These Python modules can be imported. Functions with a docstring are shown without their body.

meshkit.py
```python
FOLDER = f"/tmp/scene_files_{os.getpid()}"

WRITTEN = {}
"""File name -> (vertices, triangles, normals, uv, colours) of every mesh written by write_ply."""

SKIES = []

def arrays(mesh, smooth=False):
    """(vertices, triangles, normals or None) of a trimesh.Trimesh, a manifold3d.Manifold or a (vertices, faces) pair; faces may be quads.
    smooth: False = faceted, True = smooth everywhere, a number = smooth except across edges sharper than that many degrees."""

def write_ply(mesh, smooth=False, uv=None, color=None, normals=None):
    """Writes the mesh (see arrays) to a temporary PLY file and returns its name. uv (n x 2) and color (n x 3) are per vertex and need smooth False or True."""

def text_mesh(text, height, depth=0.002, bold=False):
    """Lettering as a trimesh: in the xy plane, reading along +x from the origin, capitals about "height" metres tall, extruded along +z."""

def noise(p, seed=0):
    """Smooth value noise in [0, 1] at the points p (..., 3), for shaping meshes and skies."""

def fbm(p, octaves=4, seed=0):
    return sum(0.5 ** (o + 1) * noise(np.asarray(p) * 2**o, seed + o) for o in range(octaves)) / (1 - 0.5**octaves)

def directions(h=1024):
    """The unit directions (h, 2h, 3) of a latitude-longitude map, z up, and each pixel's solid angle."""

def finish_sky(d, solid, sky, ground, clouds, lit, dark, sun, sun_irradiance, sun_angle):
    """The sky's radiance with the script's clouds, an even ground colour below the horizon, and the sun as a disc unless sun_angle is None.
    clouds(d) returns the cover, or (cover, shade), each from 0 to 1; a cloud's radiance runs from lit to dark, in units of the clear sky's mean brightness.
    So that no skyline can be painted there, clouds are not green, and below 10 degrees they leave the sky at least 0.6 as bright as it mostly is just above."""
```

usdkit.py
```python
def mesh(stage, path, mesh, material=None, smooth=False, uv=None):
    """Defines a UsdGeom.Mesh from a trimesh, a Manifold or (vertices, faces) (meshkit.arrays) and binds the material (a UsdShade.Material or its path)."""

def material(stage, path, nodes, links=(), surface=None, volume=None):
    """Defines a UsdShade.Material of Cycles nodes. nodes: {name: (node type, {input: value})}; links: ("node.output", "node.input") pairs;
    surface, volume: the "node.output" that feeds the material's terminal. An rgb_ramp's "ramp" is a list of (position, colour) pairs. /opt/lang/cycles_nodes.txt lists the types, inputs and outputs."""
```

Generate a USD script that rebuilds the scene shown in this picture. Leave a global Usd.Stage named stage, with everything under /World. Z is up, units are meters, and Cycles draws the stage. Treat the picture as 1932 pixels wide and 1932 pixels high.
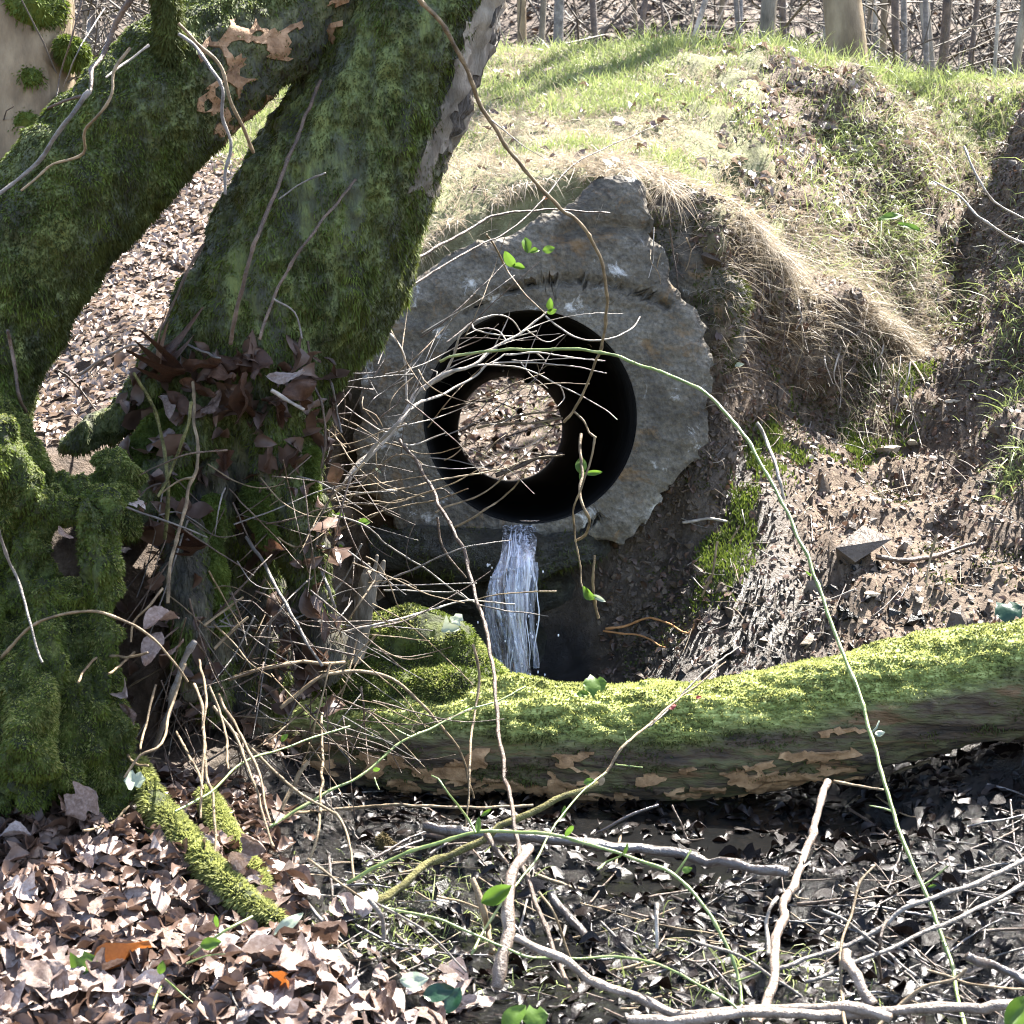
import math, random
import numpy as np, trimesh, manifold3d as m3, usdkit, meshkit
from scipy.interpolate import RBFInterpolator, RegularGridInterpolator
from scipy.spatial import cKDTree
from pxr import Usd, UsdGeom, UsdLux, UsdShade, Gf, Sdf, Vt
random.seed(4); rng = np.random.default_rng(4)
stage = Usd.Stage.CreateInMemory()
UsdGeom.SetStageUpAxis(stage, 'Z'); UsdGeom.SetStageMetersPerUnit(stage, 1.0)
UsdGeom.Xform.Define(stage, '/World'); UsdGeom.Scope.Define(stage, '/World/Looks')

# ------------------------------------------------------------------ camera, sky, sun, exposure
K = 0.58 / 1932                      # metres per pixel of a 1932 px wide picture, at one metre
HY = 831                             # row of the horizon
cam = UsdGeom.Camera.Define(stage, '/World/camera')
cam.CreateHorizontalApertureAttr(36.0); cam.CreateVerticalApertureAttr(36.0)
cam.CreateFocalLengthAttr(36.0 / 0.58)
cam.CreateVerticalApertureOffsetAttr(-36.0 * (966 - HY) / 1932)
cam.CreateFStopAttr(13.0); cam.CreateFocusDistanceAttr(4.7)
cam.CreateClippingRangeAttr((0.05, 500)); cam.CreateExposureAttr(3.12)
cam.AddRotateXOp().Set(90.0)
SUN_AZ, SUN_EL = math.radians(45), math.radians(58)
sd = np.array([math.sin(SUN_AZ) * math.cos(SUN_EL), math.cos(SUN_AZ) * math.cos(SUN_EL), math.sin(SUN_EL)])
dome = UsdLux.DomeLight.Define(stage, '/World/sky')
skymat = usdkit.material(stage, '/World/Looks/sky_light', {
    's': ('sky_texture', dict(sky_type='single_scattering', sun_disc=False, sun_elevation=SUN_EL, sun_rotation=SUN_AZ, aerosol_density=2.0)),
    'b': ('background_shader', dict(strength=0.08))}, [('s.color', 'b.color')], surface='b.background')
UsdShade.MaterialBindingAPI.Apply(dome.GetPrim()).Bind(skymat)
sun = UsdLux.DistantLight.Define(stage, '/World/sun')
sun.CreateIntensityAttr(1.25); sun.CreateAngleAttr(0.5); sun.CreateNormalizeAttr(True); sun.CreateColorAttr(Gf.Vec3f(1, .95, .87))
zx = np.cross([0, 0, 1], sd); zx /= np.linalg.norm(zx); zy = np.cross(sd, zx)
sun.AddTransformOp().Set(Gf.Matrix4d(*zx, 0, *zy, 0, *sd, 0, 0, 0, 0, 1))

# ------------------------------------------------------------------ helpers
used = {}
def numbered(parent, name):
    k = (str(parent), name); n = used.get(k, -1) + 1; used[k] = n
    return f'{parent}/{name}' + (f'_{n:03d}' if n else '')
def tag(p, label=None, cat=None, group=None, kind=None):
    for k, v in (('label', label), ('category', cat), ('group', group), ('kind', kind)):
        if v: p.SetCustomDataByKey(k, v)
    return p
base = {}
def thing(name, label, cat, loc, group=None):
    x = UsdGeom.Xform.Define(stage, numbered('/World', name)); loc = np.asarray(loc, float)
    x.AddTranslateOp().Set(Gf.Vec3d(*map(float, loc))); base[str(x.GetPath())] = loc
    return tag(x.GetPrim(), label, cat, group)
def obj(name, mesh, mat, parent=None, smooth=True, label=None, cat=None, group=None, kind=None, prim=None):
    par = str(parent.GetPath()) if parent else '/World'
    v, f, n = meshkit.arrays(mesh, smooth)
    off = base.get('/'.join(par.split('/')[:3]), np.zeros(3)) if parent else np.zeros(3)
    path = numbered(par, name)
    m = usdkit.mesh(stage, path, (v - off, f), mat, smooth=False)
    if n is not None:
        m.CreateNormalsAttr(Vt.Vec3fArray.FromNumpy(n.astype(np.float32))); m.SetNormalsInterpolation('vertex')
    for k, a in (prim or {}).items():
        UsdGeom.PrimvarsAPI(m).CreatePrimvar(k, Sdf.ValueTypeNames.Color3fArray, 'vertex').Set(Vt.Vec3fArray.FromNumpy(np.asarray(a, np.float32)))
    return tag(m.GetPrim(), label, cat, group, kind)
def at(px, py, d):
    return np.array([(px - 966) * K * d, d, (HY - py) * K * d])
# crop frames of the photograph in which coordinates were read: offset x, offset y, scale
CR = {0: (0, 0, 1), 1: (0, 0, .5), 2: (901.6, 0, .53333), 3: (0, 644, .33333), 4: (579.6, 579.6, .43333), 5: (1288, 515.2, .36674),
      6: (0, 1223.6, .36674), 7: (450.8, 1223.6, .43333), 8: (1223.6, 1159.2, .4)}
def crop(c, pts):
    ox, oy, s = CR[c]; p = np.asarray(pts, float)
    return np.c_[ox + p[:, 0] * s, oy + p[:, 1] * s]
def nrm(a): return a / (np.linalg.norm(a, axis=-1, keepdims=True) + 1e-12)
def smoothstep(a, b, x):
    t = np.clip((x - a) / (b - a), 0, 1); return t * t * (3 - 2 * t)
def spline(p, step):
    p = np.asarray(p, float)
    if len(p) < 3: n = max(2, int(np.linalg.norm(p[-1] - p[0]) / step)); return np.linspace(p[0], p[-1], n + 1)
    q = np.vstack([2 * p[0] - p[1], p, 2 * p[-1] - p[-2]]); out = []
    for i in range(1, len(q) - 2):
        a, b, c, d = q[i - 1:i + 3]; n = max(1, int(np.linalg.norm((c - b)[:3]) / step))
        t = np.linspace(0, 1, n, endpoint=False)[:, None]
        out.append(.5 * (2 * b + (c - a) * t + (2 * a - 5 * b + 4 * c - d) * t**2 + (3 * b - a - 3 * c + d) * t**3))
    return np.vstack(out + [p[-1:]])
def tube(p, r, sides=6, rough=0.0, seed=0):
    p = np.asarray(p, float); r = np.broadcast_to(np.asarray(r, float), (len(p),))
    t = nrm(np.gradient(p, axis=0)); u = np.zeros_like(p)
    a = np.cross(t[0], [0, 0, 1.] if abs(t[0][2]) < .9 else [1., 0, 0]); u[0] = nrm(a)
    for i in range(1, len(p)): u[i] = nrm(u[i - 1] - t[i] * (u[i - 1] @ t[i]))
    w = np.cross(t, u); ang = np.arange(sides) * 2 * np.pi / sides
    rr = r[:, None] * np.ones(sides)
    if rough:
        g = np.random.default_rng(seed + 11); rr = rr * (1 + rough * g.normal(size=(len(p), 1))) * (1 + .5 * rough * g.normal(size=rr.shape))
    v = p[:, None] + rr[..., None] * (np.cos(ang)[None, :, None] * u[:, None] + np.sin(ang)[None, :, None] * w[:, None])
    i, j = np.meshgrid(np.arange(len(p) - 1), np.arange(sides), indexing='ij'); j2 = (j + 1) % sides
    q = np.stack([i * sides + j, i * sides + j2, (i + 1) * sides + j2, (i + 1) * sides + j], -1).reshape(-1, 4)
    v = v.reshape(-1, 3); n = len(v)
    f = np.vstack([q[:, [0, 1, 2]], q[:, [0, 2, 3]]])
    e = (len(p) - 1) * sides
    caps = [[n, (k + 1) % sides, k] for k in range(sides)] + [[n + 1, e + k, e + (k + 1) % sides] for k in range(sides)]
    return np.vstack([v, p[:1], p[-1:]]), np.vstack([f, caps])
def join(ms):
    vs, fs, n = [], [], 0
    for v, f in ms: vs.append(v); fs.append(f + n); n += len(v)
    return np.vstack(vs), np.vstack(fs)
def fbm(p, s, o=4, seed=0): return meshkit.fbm(np.asarray(p) * s, o, seed)
def vnormals(v, f):
    n = np.zeros_like(v); c = np.cross(v[f[:, 1]] - v[f[:, 0]], v[f[:, 2]] - v[f[:, 0]])
    for k in range(3): np.add.at(n, f[:, k], c)
    return nrm(n)
def body(chains, edge=.02, iters=8, seg=24):
    """continuous limb body: chains of (point, radius); hulls of spheres, united, refined, smoothed"""
    sph = lambda p, r: m3.Manifold.sphere(float(r), seg).translate([float(x) for x in p])
    parts = []
    for ch in chains:
        s = [sph(p, r) for p, r in ch]
        parts += [m3.Manifold.batch_hull([a, b]) for a, b in zip(s[:-1], s[1:])] if len(s) > 1 else s
    m = m3.Manifold.batch_boolean(parts, m3.OpType.Add).refine_to_length(edge).to_mesh()
    t = trimesh.Trimesh(m.vert_properties[:, :3], m.tri_verts, process=True); t.merge_vertices()
    trimesh.smoothing.filter_taubin(t, iterations=iters)
    return np.array(t.vertices), np.array(t.faces)
def displaced(vf, fn):
    v, f = vf; n = vnormals(v, f); return v + n * fn(v, n)[:, None], f
def surface_samples(vf, n, seed=0, keep=None):
    v, f = vf; g = np.random.default_rng(seed)
    a, b, c = v[f[:, 0]], v[f[:, 1]], v[f[:, 2]]; ar = np.linalg.norm(np.cross(b - a, c - a), axis=1)
    k = g.choice(len(f), n, p=ar / ar.sum()); s, t = g.random(n), g.random(n); m = s + t > 1; s[m], t[m] = 1 - s[m], 1 - t[m]
    p = a[k] + (b - a)[k] * s[:, None] + (c - a)[k] * t[:, None]; vn = vnormals(v, f)
    nn = nrm(vn[f[k, 0]] * (1 - s - t)[:, None] + vn[f[k, 1]] * s[:, None] + vn[f[k, 2]] * t[:, None])
    if keep is not None: m = g.random(n) < keep(p, nn); p, nn = p[m], nn[m]
    return p, nn
def blades(p, d, length, width, bend=None, seed=0, segs=2):
    """thin blades from p along d; bend: vector added over the length"""
    g = np.random.default_rng(seed); n = len(p); length = np.broadcast_to(length, (n,))[:, None]; width = np.broadcast_to(width, (n,))[:, None]
    s = nrm(np.cross(d, g.normal(size=(n, 3)))); bend = np.zeros((n, 3)) if bend is None else bend
    rows = []
    for i in range(segs):
        t = i / segs; c = p + d * length * t + bend * length * t * t; w = width * (1 - .75 * t) * .5
        rows += [c - s * w, c + s * w]
    rows.append(p + d * length + bend * length)
    v = np.stack(rows, 1); R = 2 * segs + 1; o = np.arange(n)[:, None] * R; f = []
    for i in range(segs - 1): a = 2 * i; f += [[a, a + 1, a + 3], [a, a + 3, a + 2]]
    f.append([2 * segs - 2, 2 * segs - 1, 2 * segs])
    return v.reshape(-1, 3), (o[:, None] + np.array(f)[None]).reshape(-1, 3)
def fuzz(vf, n, length, width, seed=0, keep=None, droop=.4, spread=.7):
    p, nn = surface_samples(vf, n, seed, keep); g = np.random.default_rng(seed + 5); m = len(p)
    d = nrm(nn + spread * g.normal(size=(m, 3)) * .6); L = length * g.uniform(.5, 1.4, m)
    return blades(p - nn * .002, d, L, width * g.uniform(.7, 1.4, m), np.tile([0, 0, -droop], (m, 1)), seed, 2)

# ------------------------------------------------------------------ materials
LK = '/World/Looks/'
def mat(name, ramp, scale=8, detail=6, rough=.8, bump=.4, bscale=None, dist=.02, stretch=(1, 1, 1), rand=None, transl=0, spec=.3, distortion=0, coat=0, nrough=.6, mixn=.25):
    N = {'t': ('texture_coordinate', {}), 'm': ('mapping', dict(scale=stretch)), 'n': ('noise_texture', dict(scale=scale, detail=detail, roughness=nrough, distortion=distortion)),
         'r': ('rgb_ramp', dict(ramp=ramp)), 'p': ('principled_bsdf', dict(roughness=rough, specular_ior_level=spec, coat_weight=coat, coat_roughness=.12)),
         'b': ('bump', dict(strength=bump, distance=dist)), 'bn': ('noise_texture', dict(scale=bscale or scale * 4, detail=5, roughness=.65))}
    L = [('t.object', 'm.vector'), ('m.vector', 'n.vector'), ('m.vector', 'bn.vector'), ('bn.fac', 'b.height'), ('b.normal', 'p.normal')]
    if rand:   # rand: 'island' or 'object' varies whole pieces, mixed with the noise
        N['g'] = ('geometry', {}) if rand == 'island' else ('object_info', {})
        N['mx'] = ('mix_float', dict(fac=mixn)); N['mr'] = ('map_range', dict(from_min=.3, from_max=.7))
        L += [('g.random_per_island' if rand == 'island' else 'g.random', 'mx.a'), ('n.fac', 'mr.value'), ('mr.result', 'mx.b'), ('mx.result', 'r.fac')]
    else: L += [('n.fac', 'r.fac')]
    L.append(('r.color', 'p.base_color')); out = 'p.BSDF'
    if transl:
        N['tr'] = ('translucent_bsdf', {}); N['x'] = ('mix_closure', dict(fac=transl))
        L += [('r.color', 'tr.color'), ('p.BSDF', 'x.closure1'), ('tr.BSDF', 'x.closure2')]; out = 'x.closure'
    return usdkit.material(stage, LK + name, N, L, surface=out)
M = {}
M['moss'] = mat('moss_strand', [(0, (.035, .05, .008)), (.4, (.10, .135, .02)), (.75, (.21, .25, .04)), (1, (.36, .39, .09))], 13, mixn=.55, rand='island', transl=.35, bump=0, rough=.7)
M['moss_dark'] = mat('dark_moss_strand', [(0, (.022, .028, .007)), (.45, (.075, .09, .018)), (.8, (.155, .178, .034)), (1, (.26, .28, .07))], 13, mixn=.55, rand='island', transl=.3, bump=0, rough=.8)
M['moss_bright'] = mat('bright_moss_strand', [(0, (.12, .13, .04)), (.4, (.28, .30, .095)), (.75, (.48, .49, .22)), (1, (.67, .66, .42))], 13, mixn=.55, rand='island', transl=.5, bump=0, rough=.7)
M['moss_base'] = mat('moss_bed', [(.32, (.008, .009, .003)), (.5, (.03, .038, .008)), (.7, (.09, .11, .02))], 22, bump=.9, bscale=120, dist=.012)
M['bark_moss'] = mat('mossy_bark', [(.28, (.02, .018, .01)), (.45, (.05, .058, .018)), (.6, (.10, .125, .028)), (.75, (.15, .17, .045))], 11, stretch=(1, 1, .35), bump=1, bscale=60, dist=.015)
M['bark_grey'] = mat('grey_bark', [(.3, (.04, .033, .023)), (.5, (.12, .1, .075)), (.7, (.25, .215, .165))], 14, stretch=(1, 1, .3), bump=.8, bscale=70, dist=.01)
M['bark_tan'] = mat('tan_bark', [(.3, (.06, .04, .022)), (.5, (.125, .09, .052)), (.7, (.2, .15, .09))], 11, stretch=(1, 1, .4), bump=.4, bscale=40)
lb = [('log', [(.32, (.01, .007, .004)), (.46, (.045, .026, .012)), (.56, (.06, .055, .016)), (.64, (.10, .055, .022)), (.75, (.16, .09, .04))]), ('mos', [(.32, (.05, .06, .012)), (.5, (.17, .20, .045)), (.7, (.36, .39, .13))])]
M['log_bark'] = usdkit.material(stage, LK + 'mossy_log_bark', {'t': ('texture_coordinate', {}), 'm': ('mapping', dict(scale=(.35, 1, 1.6))), 'n': ('noise_texture', dict(scale=13, detail=7, roughness=.65)), 'n2': ('noise_texture', dict(scale=55, detail=5)), 'a': ('attribute', dict(attribute='zone')),
    'r0': ('rgb_ramp', dict(ramp=lb[0][1])), 'r1': ('rgb_ramp', dict(ramp=lb[1][1])), 'x': ('mix_color', {}), 'b': ('bump', dict(strength=1, distance=.018)), 'p': ('principled_bsdf', dict(roughness=.85))},
    [('t.object', 'm.vector'), ('m.vector', 'n.vector'), ('m.vector', 'n2.vector'), ('n.fac', 'r0.fac'), ('n2.fac', 'r1.fac'), ('a.fac', 'x.fac'), ('r0.color', 'x.a'), ('r1.color', 'x.b'), ('x.result', 'p.base_color'), ('n2.fac', 'b.height'), ('b.normal', 'p.normal')], surface='p.BSDF')
M['tree_bark'] = usdkit.material(stage, LK + 'mossy_tree_bark', {'t': ('texture_coordinate', {}), 'm': ('mapping', dict(scale=(1.3, 1.3, .4))), 'n': ('noise_texture', dict(scale=14, detail=8, roughness=.68)), 'n2': ('noise_texture', dict(scale=60, detail=5)), 'a': ('attribute', dict(attribute='zone')),
    'r0': ('rgb_ramp', dict(ramp=[(.3, (.010, .009, .006)), (.46, (.03, .034, .011)), (.58, (.075, .09, .02)), (.72, (.13, .145, .035))])), 'r1': ('rgb_ramp', dict(ramp=[(.36, (.005, .004, .003)), (.5, (.022, .016, .010)), (.66, (.07, .052, .034))])), 'x': ('mix_color', {}), 'b': ('bump', dict(strength=1, distance=.018)), 'p': ('principled_bsdf', dict(roughness=.85))},
    [('t.object', 'm.vector'), ('m.vector', 'n.vector'), ('m.vector', 'n2.vector'), ('n.fac', 'r0.fac'), ('n.fac', 'r1.fac'), ('a.fac', 'x.fac'), ('r0.color', 'x.a'), ('r1.color', 'x.b'), ('x.result', 'p.base_color'), ('n2.fac', 'b.height'), ('b.normal', 'p.normal')], surface='p.BSDF')
M['flake'] = mat('bark_flake', [(.3, (.1, .052, .022)), (.5, (.25, .145, .07)), (.7, (.37, .23, .12))], 24, bump=.8, bscale=80, dist=.006)
M['flake_dark'] = mat('dull_bark_flake', [(.3, (.07, .036, .017)), (.5, (.19, .11, .057)), (.7, (.28, .175, .1))], 24, bump=.8, bscale=80, dist=.006)
M['concrete'] = usdkit.material(stage, LK + 'weathered_concrete', {'t': ('texture_coordinate', {}), 'n': ('noise_texture', dict(scale=4.5, detail=10, roughness=.72)), 'n2': ('noise_texture', dict(scale=75, detail=4, roughness=.7)), 'n3': ('noise_texture', dict(scale=9, detail=8, roughness=.7, distortion=.5)), 'v': ('voronoi_texture', dict(scale=70)),
    'r': ('rgb_ramp', dict(ramp=[(.28, (.011, .008, .0055)), (.40, (.036, .029, .02)), (.52, (.075, .063, .046)), (.64, (.12, .106, .084)), (.75, (.19, .172, .145))])), 'sp': ('rgb_ramp', dict(ramp=[(.3, (.35, .33, .3)), (.5, (.9, .9, .9)), (.7, (1.5, 1.45, 1.35))])),
    'mu': ('mix_color', dict(blend_type='multiply', fac=.85, use_clamp=False)), 'li': ('rgb_ramp', dict(ramp=[(.60, (0, 0, 0)), (.68, (.8, .8, .8))])), 'wh': ('mix_color', dict(b=(.42, .41, .39))), 'ru': ('rgb_ramp', dict(ramp=[(.34, (.6, .6, .6)), (.44, (0, 0, 0))])), 'ry': ('mix_color', dict(b=(.13, .07, .02))),
    'hm': ('math', dict(math_type='add')), 'b': ('bump', dict(strength=.7, distance=.007)), 'p': ('principled_bsdf', dict(roughness=.88))},
    [('t.object', 'n.vector'), ('t.object', 'n2.vector'), ('t.object', 'n3.vector'), ('t.object', 'v.vector'), ('n.fac', 'r.fac'), ('n2.fac', 'sp.fac'), ('r.color', 'mu.a'), ('sp.color', 'mu.b'), ('n3.fac', 'li.fac'), ('li.color', 'wh.fac'), ('mu.result', 'wh.a'), ('n3.fac', 'ru.fac'), ('ru.color', 'ry.fac'), ('wh.result', 'ry.a'), ('ry.result', 'p.base_color'),
     ('n2.fac', 'hm.value1'), ('v.distance', 'hm.value2'), ('hm.value', 'b.height'), ('b.normal', 'p.normal')], surface='p.BSDF')
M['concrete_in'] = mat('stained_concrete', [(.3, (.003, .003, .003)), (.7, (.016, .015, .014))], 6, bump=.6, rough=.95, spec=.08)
M['wet_ledge'] = mat('wet_dark_stone', [(.3, (.007, .006, .004)), (.55, (.022, .02, .012)), (.75, (.05, .05, .026))], 14, bump=1, bscale=70, dist=.03, rough=.38, spec=.5)
M['twig_pale'] = mat('pale_twig', [(.3, (.08, .066, .052)), (.5, (.2, .17, .14)), (.7, (.33, .295, .255))], 30, bump=.4, rough=.55, spec=.4)
M['twig_tan'] = mat('tan_twig', [(.3, (.045, .03, .016)), (.5, (.125, .088, .048)), (.7, (.22, .165, .1))], 30, bump=.4, rough=.6)
M['twig_brown'] = mat('brown_twig', [(.3, (.018, .010, .006)), (.5, (.05, .03, .018)), (.7, (.10, .065, .042))], 30, bump=.5, rough=.5, spec=.45)
M['twig_grey'] = mat('grey_twig', [(.3, (.035, .029, .025)), (.5, (.09, .077, .066)), (.7, (.17, .15, .132))], 30, bump=.5, rough=.5, spec=.45)
M['twig_wet'] = mat('wet_stick', [(.3, (.012, .009, .008)), (.5, (.035, .026, .022)), (.7, (.07, .055, .045))], 22, bump=.5, rough=.2, spec=.7, coat=.5)
M['branch_pale'] = mat('pale_branch_bark', [(.3, (.045, .031, .023)), (.5, (.125, .09, .066)), (.7, (.22, .17, .135))], 34, stretch=(1, 1, 1), bump=.5, rough=.45, spec=.5)
M['green_stem'] = mat('green_bramble_stem', [(.3, (.05, .07, .018)), (.5, (.11, .15, .04)), (.7, (.22, .23, .10))], 26, bump=.2, rough=.4, spec=.5)
M['mossy_stem'] = mat('mossy_twig', [(.3, (.04, .036, .012)), (.5, (.12, .11, .03)), (.7, (.22, .2, .075))], 50, bump=1, bscale=160, rough=.8)
M['leaf_green'] = mat('fresh_green_leaf', [(.2, (.07, .13, .018)), (.5, (.125, .21, .035)), (.8, (.2, .29, .07))], 20, rand='island', transl=.45, rough=.4, bump=.1)
M['leaf_dark'] = mat('dark_green_leaf', [(.2, (.01, .03, .015)), (.8, (.04, .08, .045))], 20, rand='island', transl=.1, rough=.25, bump=.1)
M['ivy_pale'] = mat('pale_ivy_leaf', [(.2, (.2, .24, .17)), (.8, (.34, .37, .28))], 20, transl=.2, rough=.3, bump=.1)
BR = [(0, (.03, .014, .008)), (.2, (.08, .048, .034)), (.45, (.165, .115, .094)), (.7, (.275, .215, .19)), (1, (.42, .37, .35))]
M['leaf_brown'] = mat('dead_leaf', BR, 11, mixn=.4, rand='object', transl=.18, rough=.45, spec=.4, bump=.5, bscale=60, dist=.004)
M['litter'] = mat('leaf_litter', BR, 11, mixn=.4, rand='island', transl=.18, rough=.45, spec=.4, bump=.4, bscale=60, dist=.004)
BP = [(0, (.10, .07, .05)), (.3, (.24, .18, .14)), (.65, (.38, .31, .26)), (1, (.56, .49, .43))]
M['litter_pale'] = mat('pale_leaf_litter', BP, 11, mixn=.4, rand='island', transl=.25, rough=.3, spec=.6, bump=.4, bscale=60, dist=.004)
M['litter_dark'] = mat('woodland_floor_litter', [(0, (.02, .012, .008)), (.5, (.075, .05, .035)), (1, (.19, .145, .11))], 11, mixn=.4, rand='island', transl=.15, rough=.6, bump=0)
M['leaf_rust'] = mat('rust_dead_leaf', [(.2, (.2, .06, .012)), (.8, (.36, .14, .035))], 25, rand='object', transl=.3, rough=.35, bump=.4)
M['leaf_umber'] = mat('umber_dead_leaf', [(0, (.018, .009, .006)), (.5, (.055, .026, .015)), (1, (.12, .065, .04))], 11, mixn=.5, rand='object', transl=.2, rough=.45, bump=.5, bscale=60, dist=.004)
M['leaf_wet'] = mat('wet_dead_leaf', [(0, (.004, .0025, .002)), (.5, (.011, .006, .0045)), (.8, (.025, .011, .008)), (.92, (.06, .016, .009)), (1, (.075, .06, .05))], 25, rand='island', transl=.05, rough=.36, spec=.22, bump=.6, bscale=90, dist=.004)
M['grass'] = mat('green_grass', [(0, (.14, .17, .06)), (.45, (.29, .34, .115)), (.8, (.47, .51, .25)), (1, (.66, .65, .46))], 9, rand='island', transl=.4, rough=.5, bump=0)
M['straw'] = mat('dry_grass', [(0, (.18, .145, .10)), (.4, (.42, .365, .28)), (.75, (.62, .565, .46)), (1, (.76, .72, .62))], 9, rand='island', transl=.35, rough=.55, bump=0)
M['rootlet'] = mat('rootlet', [(0, (.05, .033, .018)), (.5, (.15, .11, .066)), (1, (.33, .27, .185))], 9, rand='island', transl=.2, bump=0)
M['brush'] = mat('undergrowth_twig', [(0, (.04, .03, .022)), (.4, (.11, .09, .07)), (.75, (.22, .19, .155)), (1, (.42, .38, .33))], 9, rand='island', bump=0, rough=.7)
M['straw_twig'] = mat('pale_brush_twig', [(0, (.12, .1, .075)), (.5, (.3, .265, .215)), (1, (.52, .48, .42))], 9, rand='island', bump=0, rough=.7)
M['stone'] = mat('stone', [(.3, (.13, .105, .075)), (.5, (.26, .215, .16)), (.7, (.4, .35, .28))], 14, bump=.8, bscale=50, dist=.01, rand=None)
M['gravel'] = mat('gravel', [(0, (.04, .028, .02)), (.5, (.15, .115, .085)), (.8, (.28, .23, .18)), (1, (.42, .37, .31))], 14, rand='island', bump=.5, rough=.6)
M['wet_gravel'] = mat('wet_gravel', [(0, (.002, .0017, .0015)), (.7, (.006, .005, .004)), (.93, (.02, .016, .013)), (1, (.07, .06, .05))], 20, rand='island', rough=.3, spec=.25, bump=.5)
M['orange_root'] = mat('orange_root', [(.3, (.2, .09, .03)), (.7, (.4, .2, .08))], 30, rough=.6)
M['red_leaf'] = mat('red_leaf', [(.3, (.22, .03, .025)), (.7, (.36, .08, .07))], 30, rough=.5, transl=.3)
# waterfall: streaked white water with clear gaps
M['fall'] = usdkit.material(stage, LK + 'falling_water', {
    't': ('texture_coordinate', {}), 'm': ('mapping', dict(scale=(130, 60, 3.6))), 'n': ('noise_texture', dict(scale=1, detail=5, roughness=.6, distortion=.6)),
    'r': ('rgb_ramp', dict(ramp=[(.45, (0, 0, 0)), (.53, (.16, .16, .16)), (.6, (.6, .6, .6)), (.68, (1, 1, 1))])), 'b': ('bump', dict(strength=1, distance=.012)),
    'p': ('principled_bsdf', dict(base_color=(.84, .86, .92), roughness=.18, specular_ior_level=.9)), 'tl': ('translucent_bsdf', dict(color=(.75, .8, .92))), 'w': ('mix_closure', dict(fac=.4)),
    'g': ('glossy_bsdf', dict(roughness=.1, color=(.9, .93, 1))), 'tr': ('transparent_bsdf', {}), 'fr': ('fresnel', dict(IOR=1.33)), 'c': ('mix_closure', {}), 'x': ('mix_closure', {})},
    [('t.object', 'm.vector'), ('m.vector', 'n.vector'), ('n.fac', 'r.fac'), ('n.fac', 'b.height'), ('b.normal', 'p.normal'), ('b.normal', 'g.normal'), ('b.normal', 'fr.normal'), ('fr.fac', 'c.fac'),
     ('tr.BSDF', 'c.closure1'), ('g.BSDF', 'c.closure2'), ('p.BSDF', 'w.closure1'), ('tl.BSDF', 'w.closure2'), ('r.color', 'x.fac'), ('c.closure', 'x.closure1'), ('w.closure', 'x.closure2')], surface='x.closure')
M['water'] = usdkit.material(stage, LK + 'stream_water', {
    't': ('texture_coordinate', {}), 'n': ('noise_texture', dict(scale=26, detail=3, distortion=.8)), 'b': ('bump', dict(strength=.35, distance=.01)),
    'g': ('glossy_bsdf', dict(roughness=.04)), 'd': ('diffuse_bsdf', dict(color=(.006, .006, .006))), 'tr': ('transparent_bsdf', dict(color=(.45, .42, .38))), 'fr': ('fresnel', dict(IOR=1.33)),
    'i': ('mix_closure', dict(fac=.3)), 'x': ('mix_closure', {})},
    [('t.object', 'n.vector'), ('n.fac', 'b.height'), ('b.normal', 'g.normal'), ('b.normal', 'fr.normal'), ('d.BSDF', 'i.closure1'), ('tr.BSDF', 'i.closure2'), ('fr.fac', 'x.fac'), ('i.closure', 'x.closure1'), ('g.BSDF', 'x.closure2')], surface='x.closure')
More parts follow.
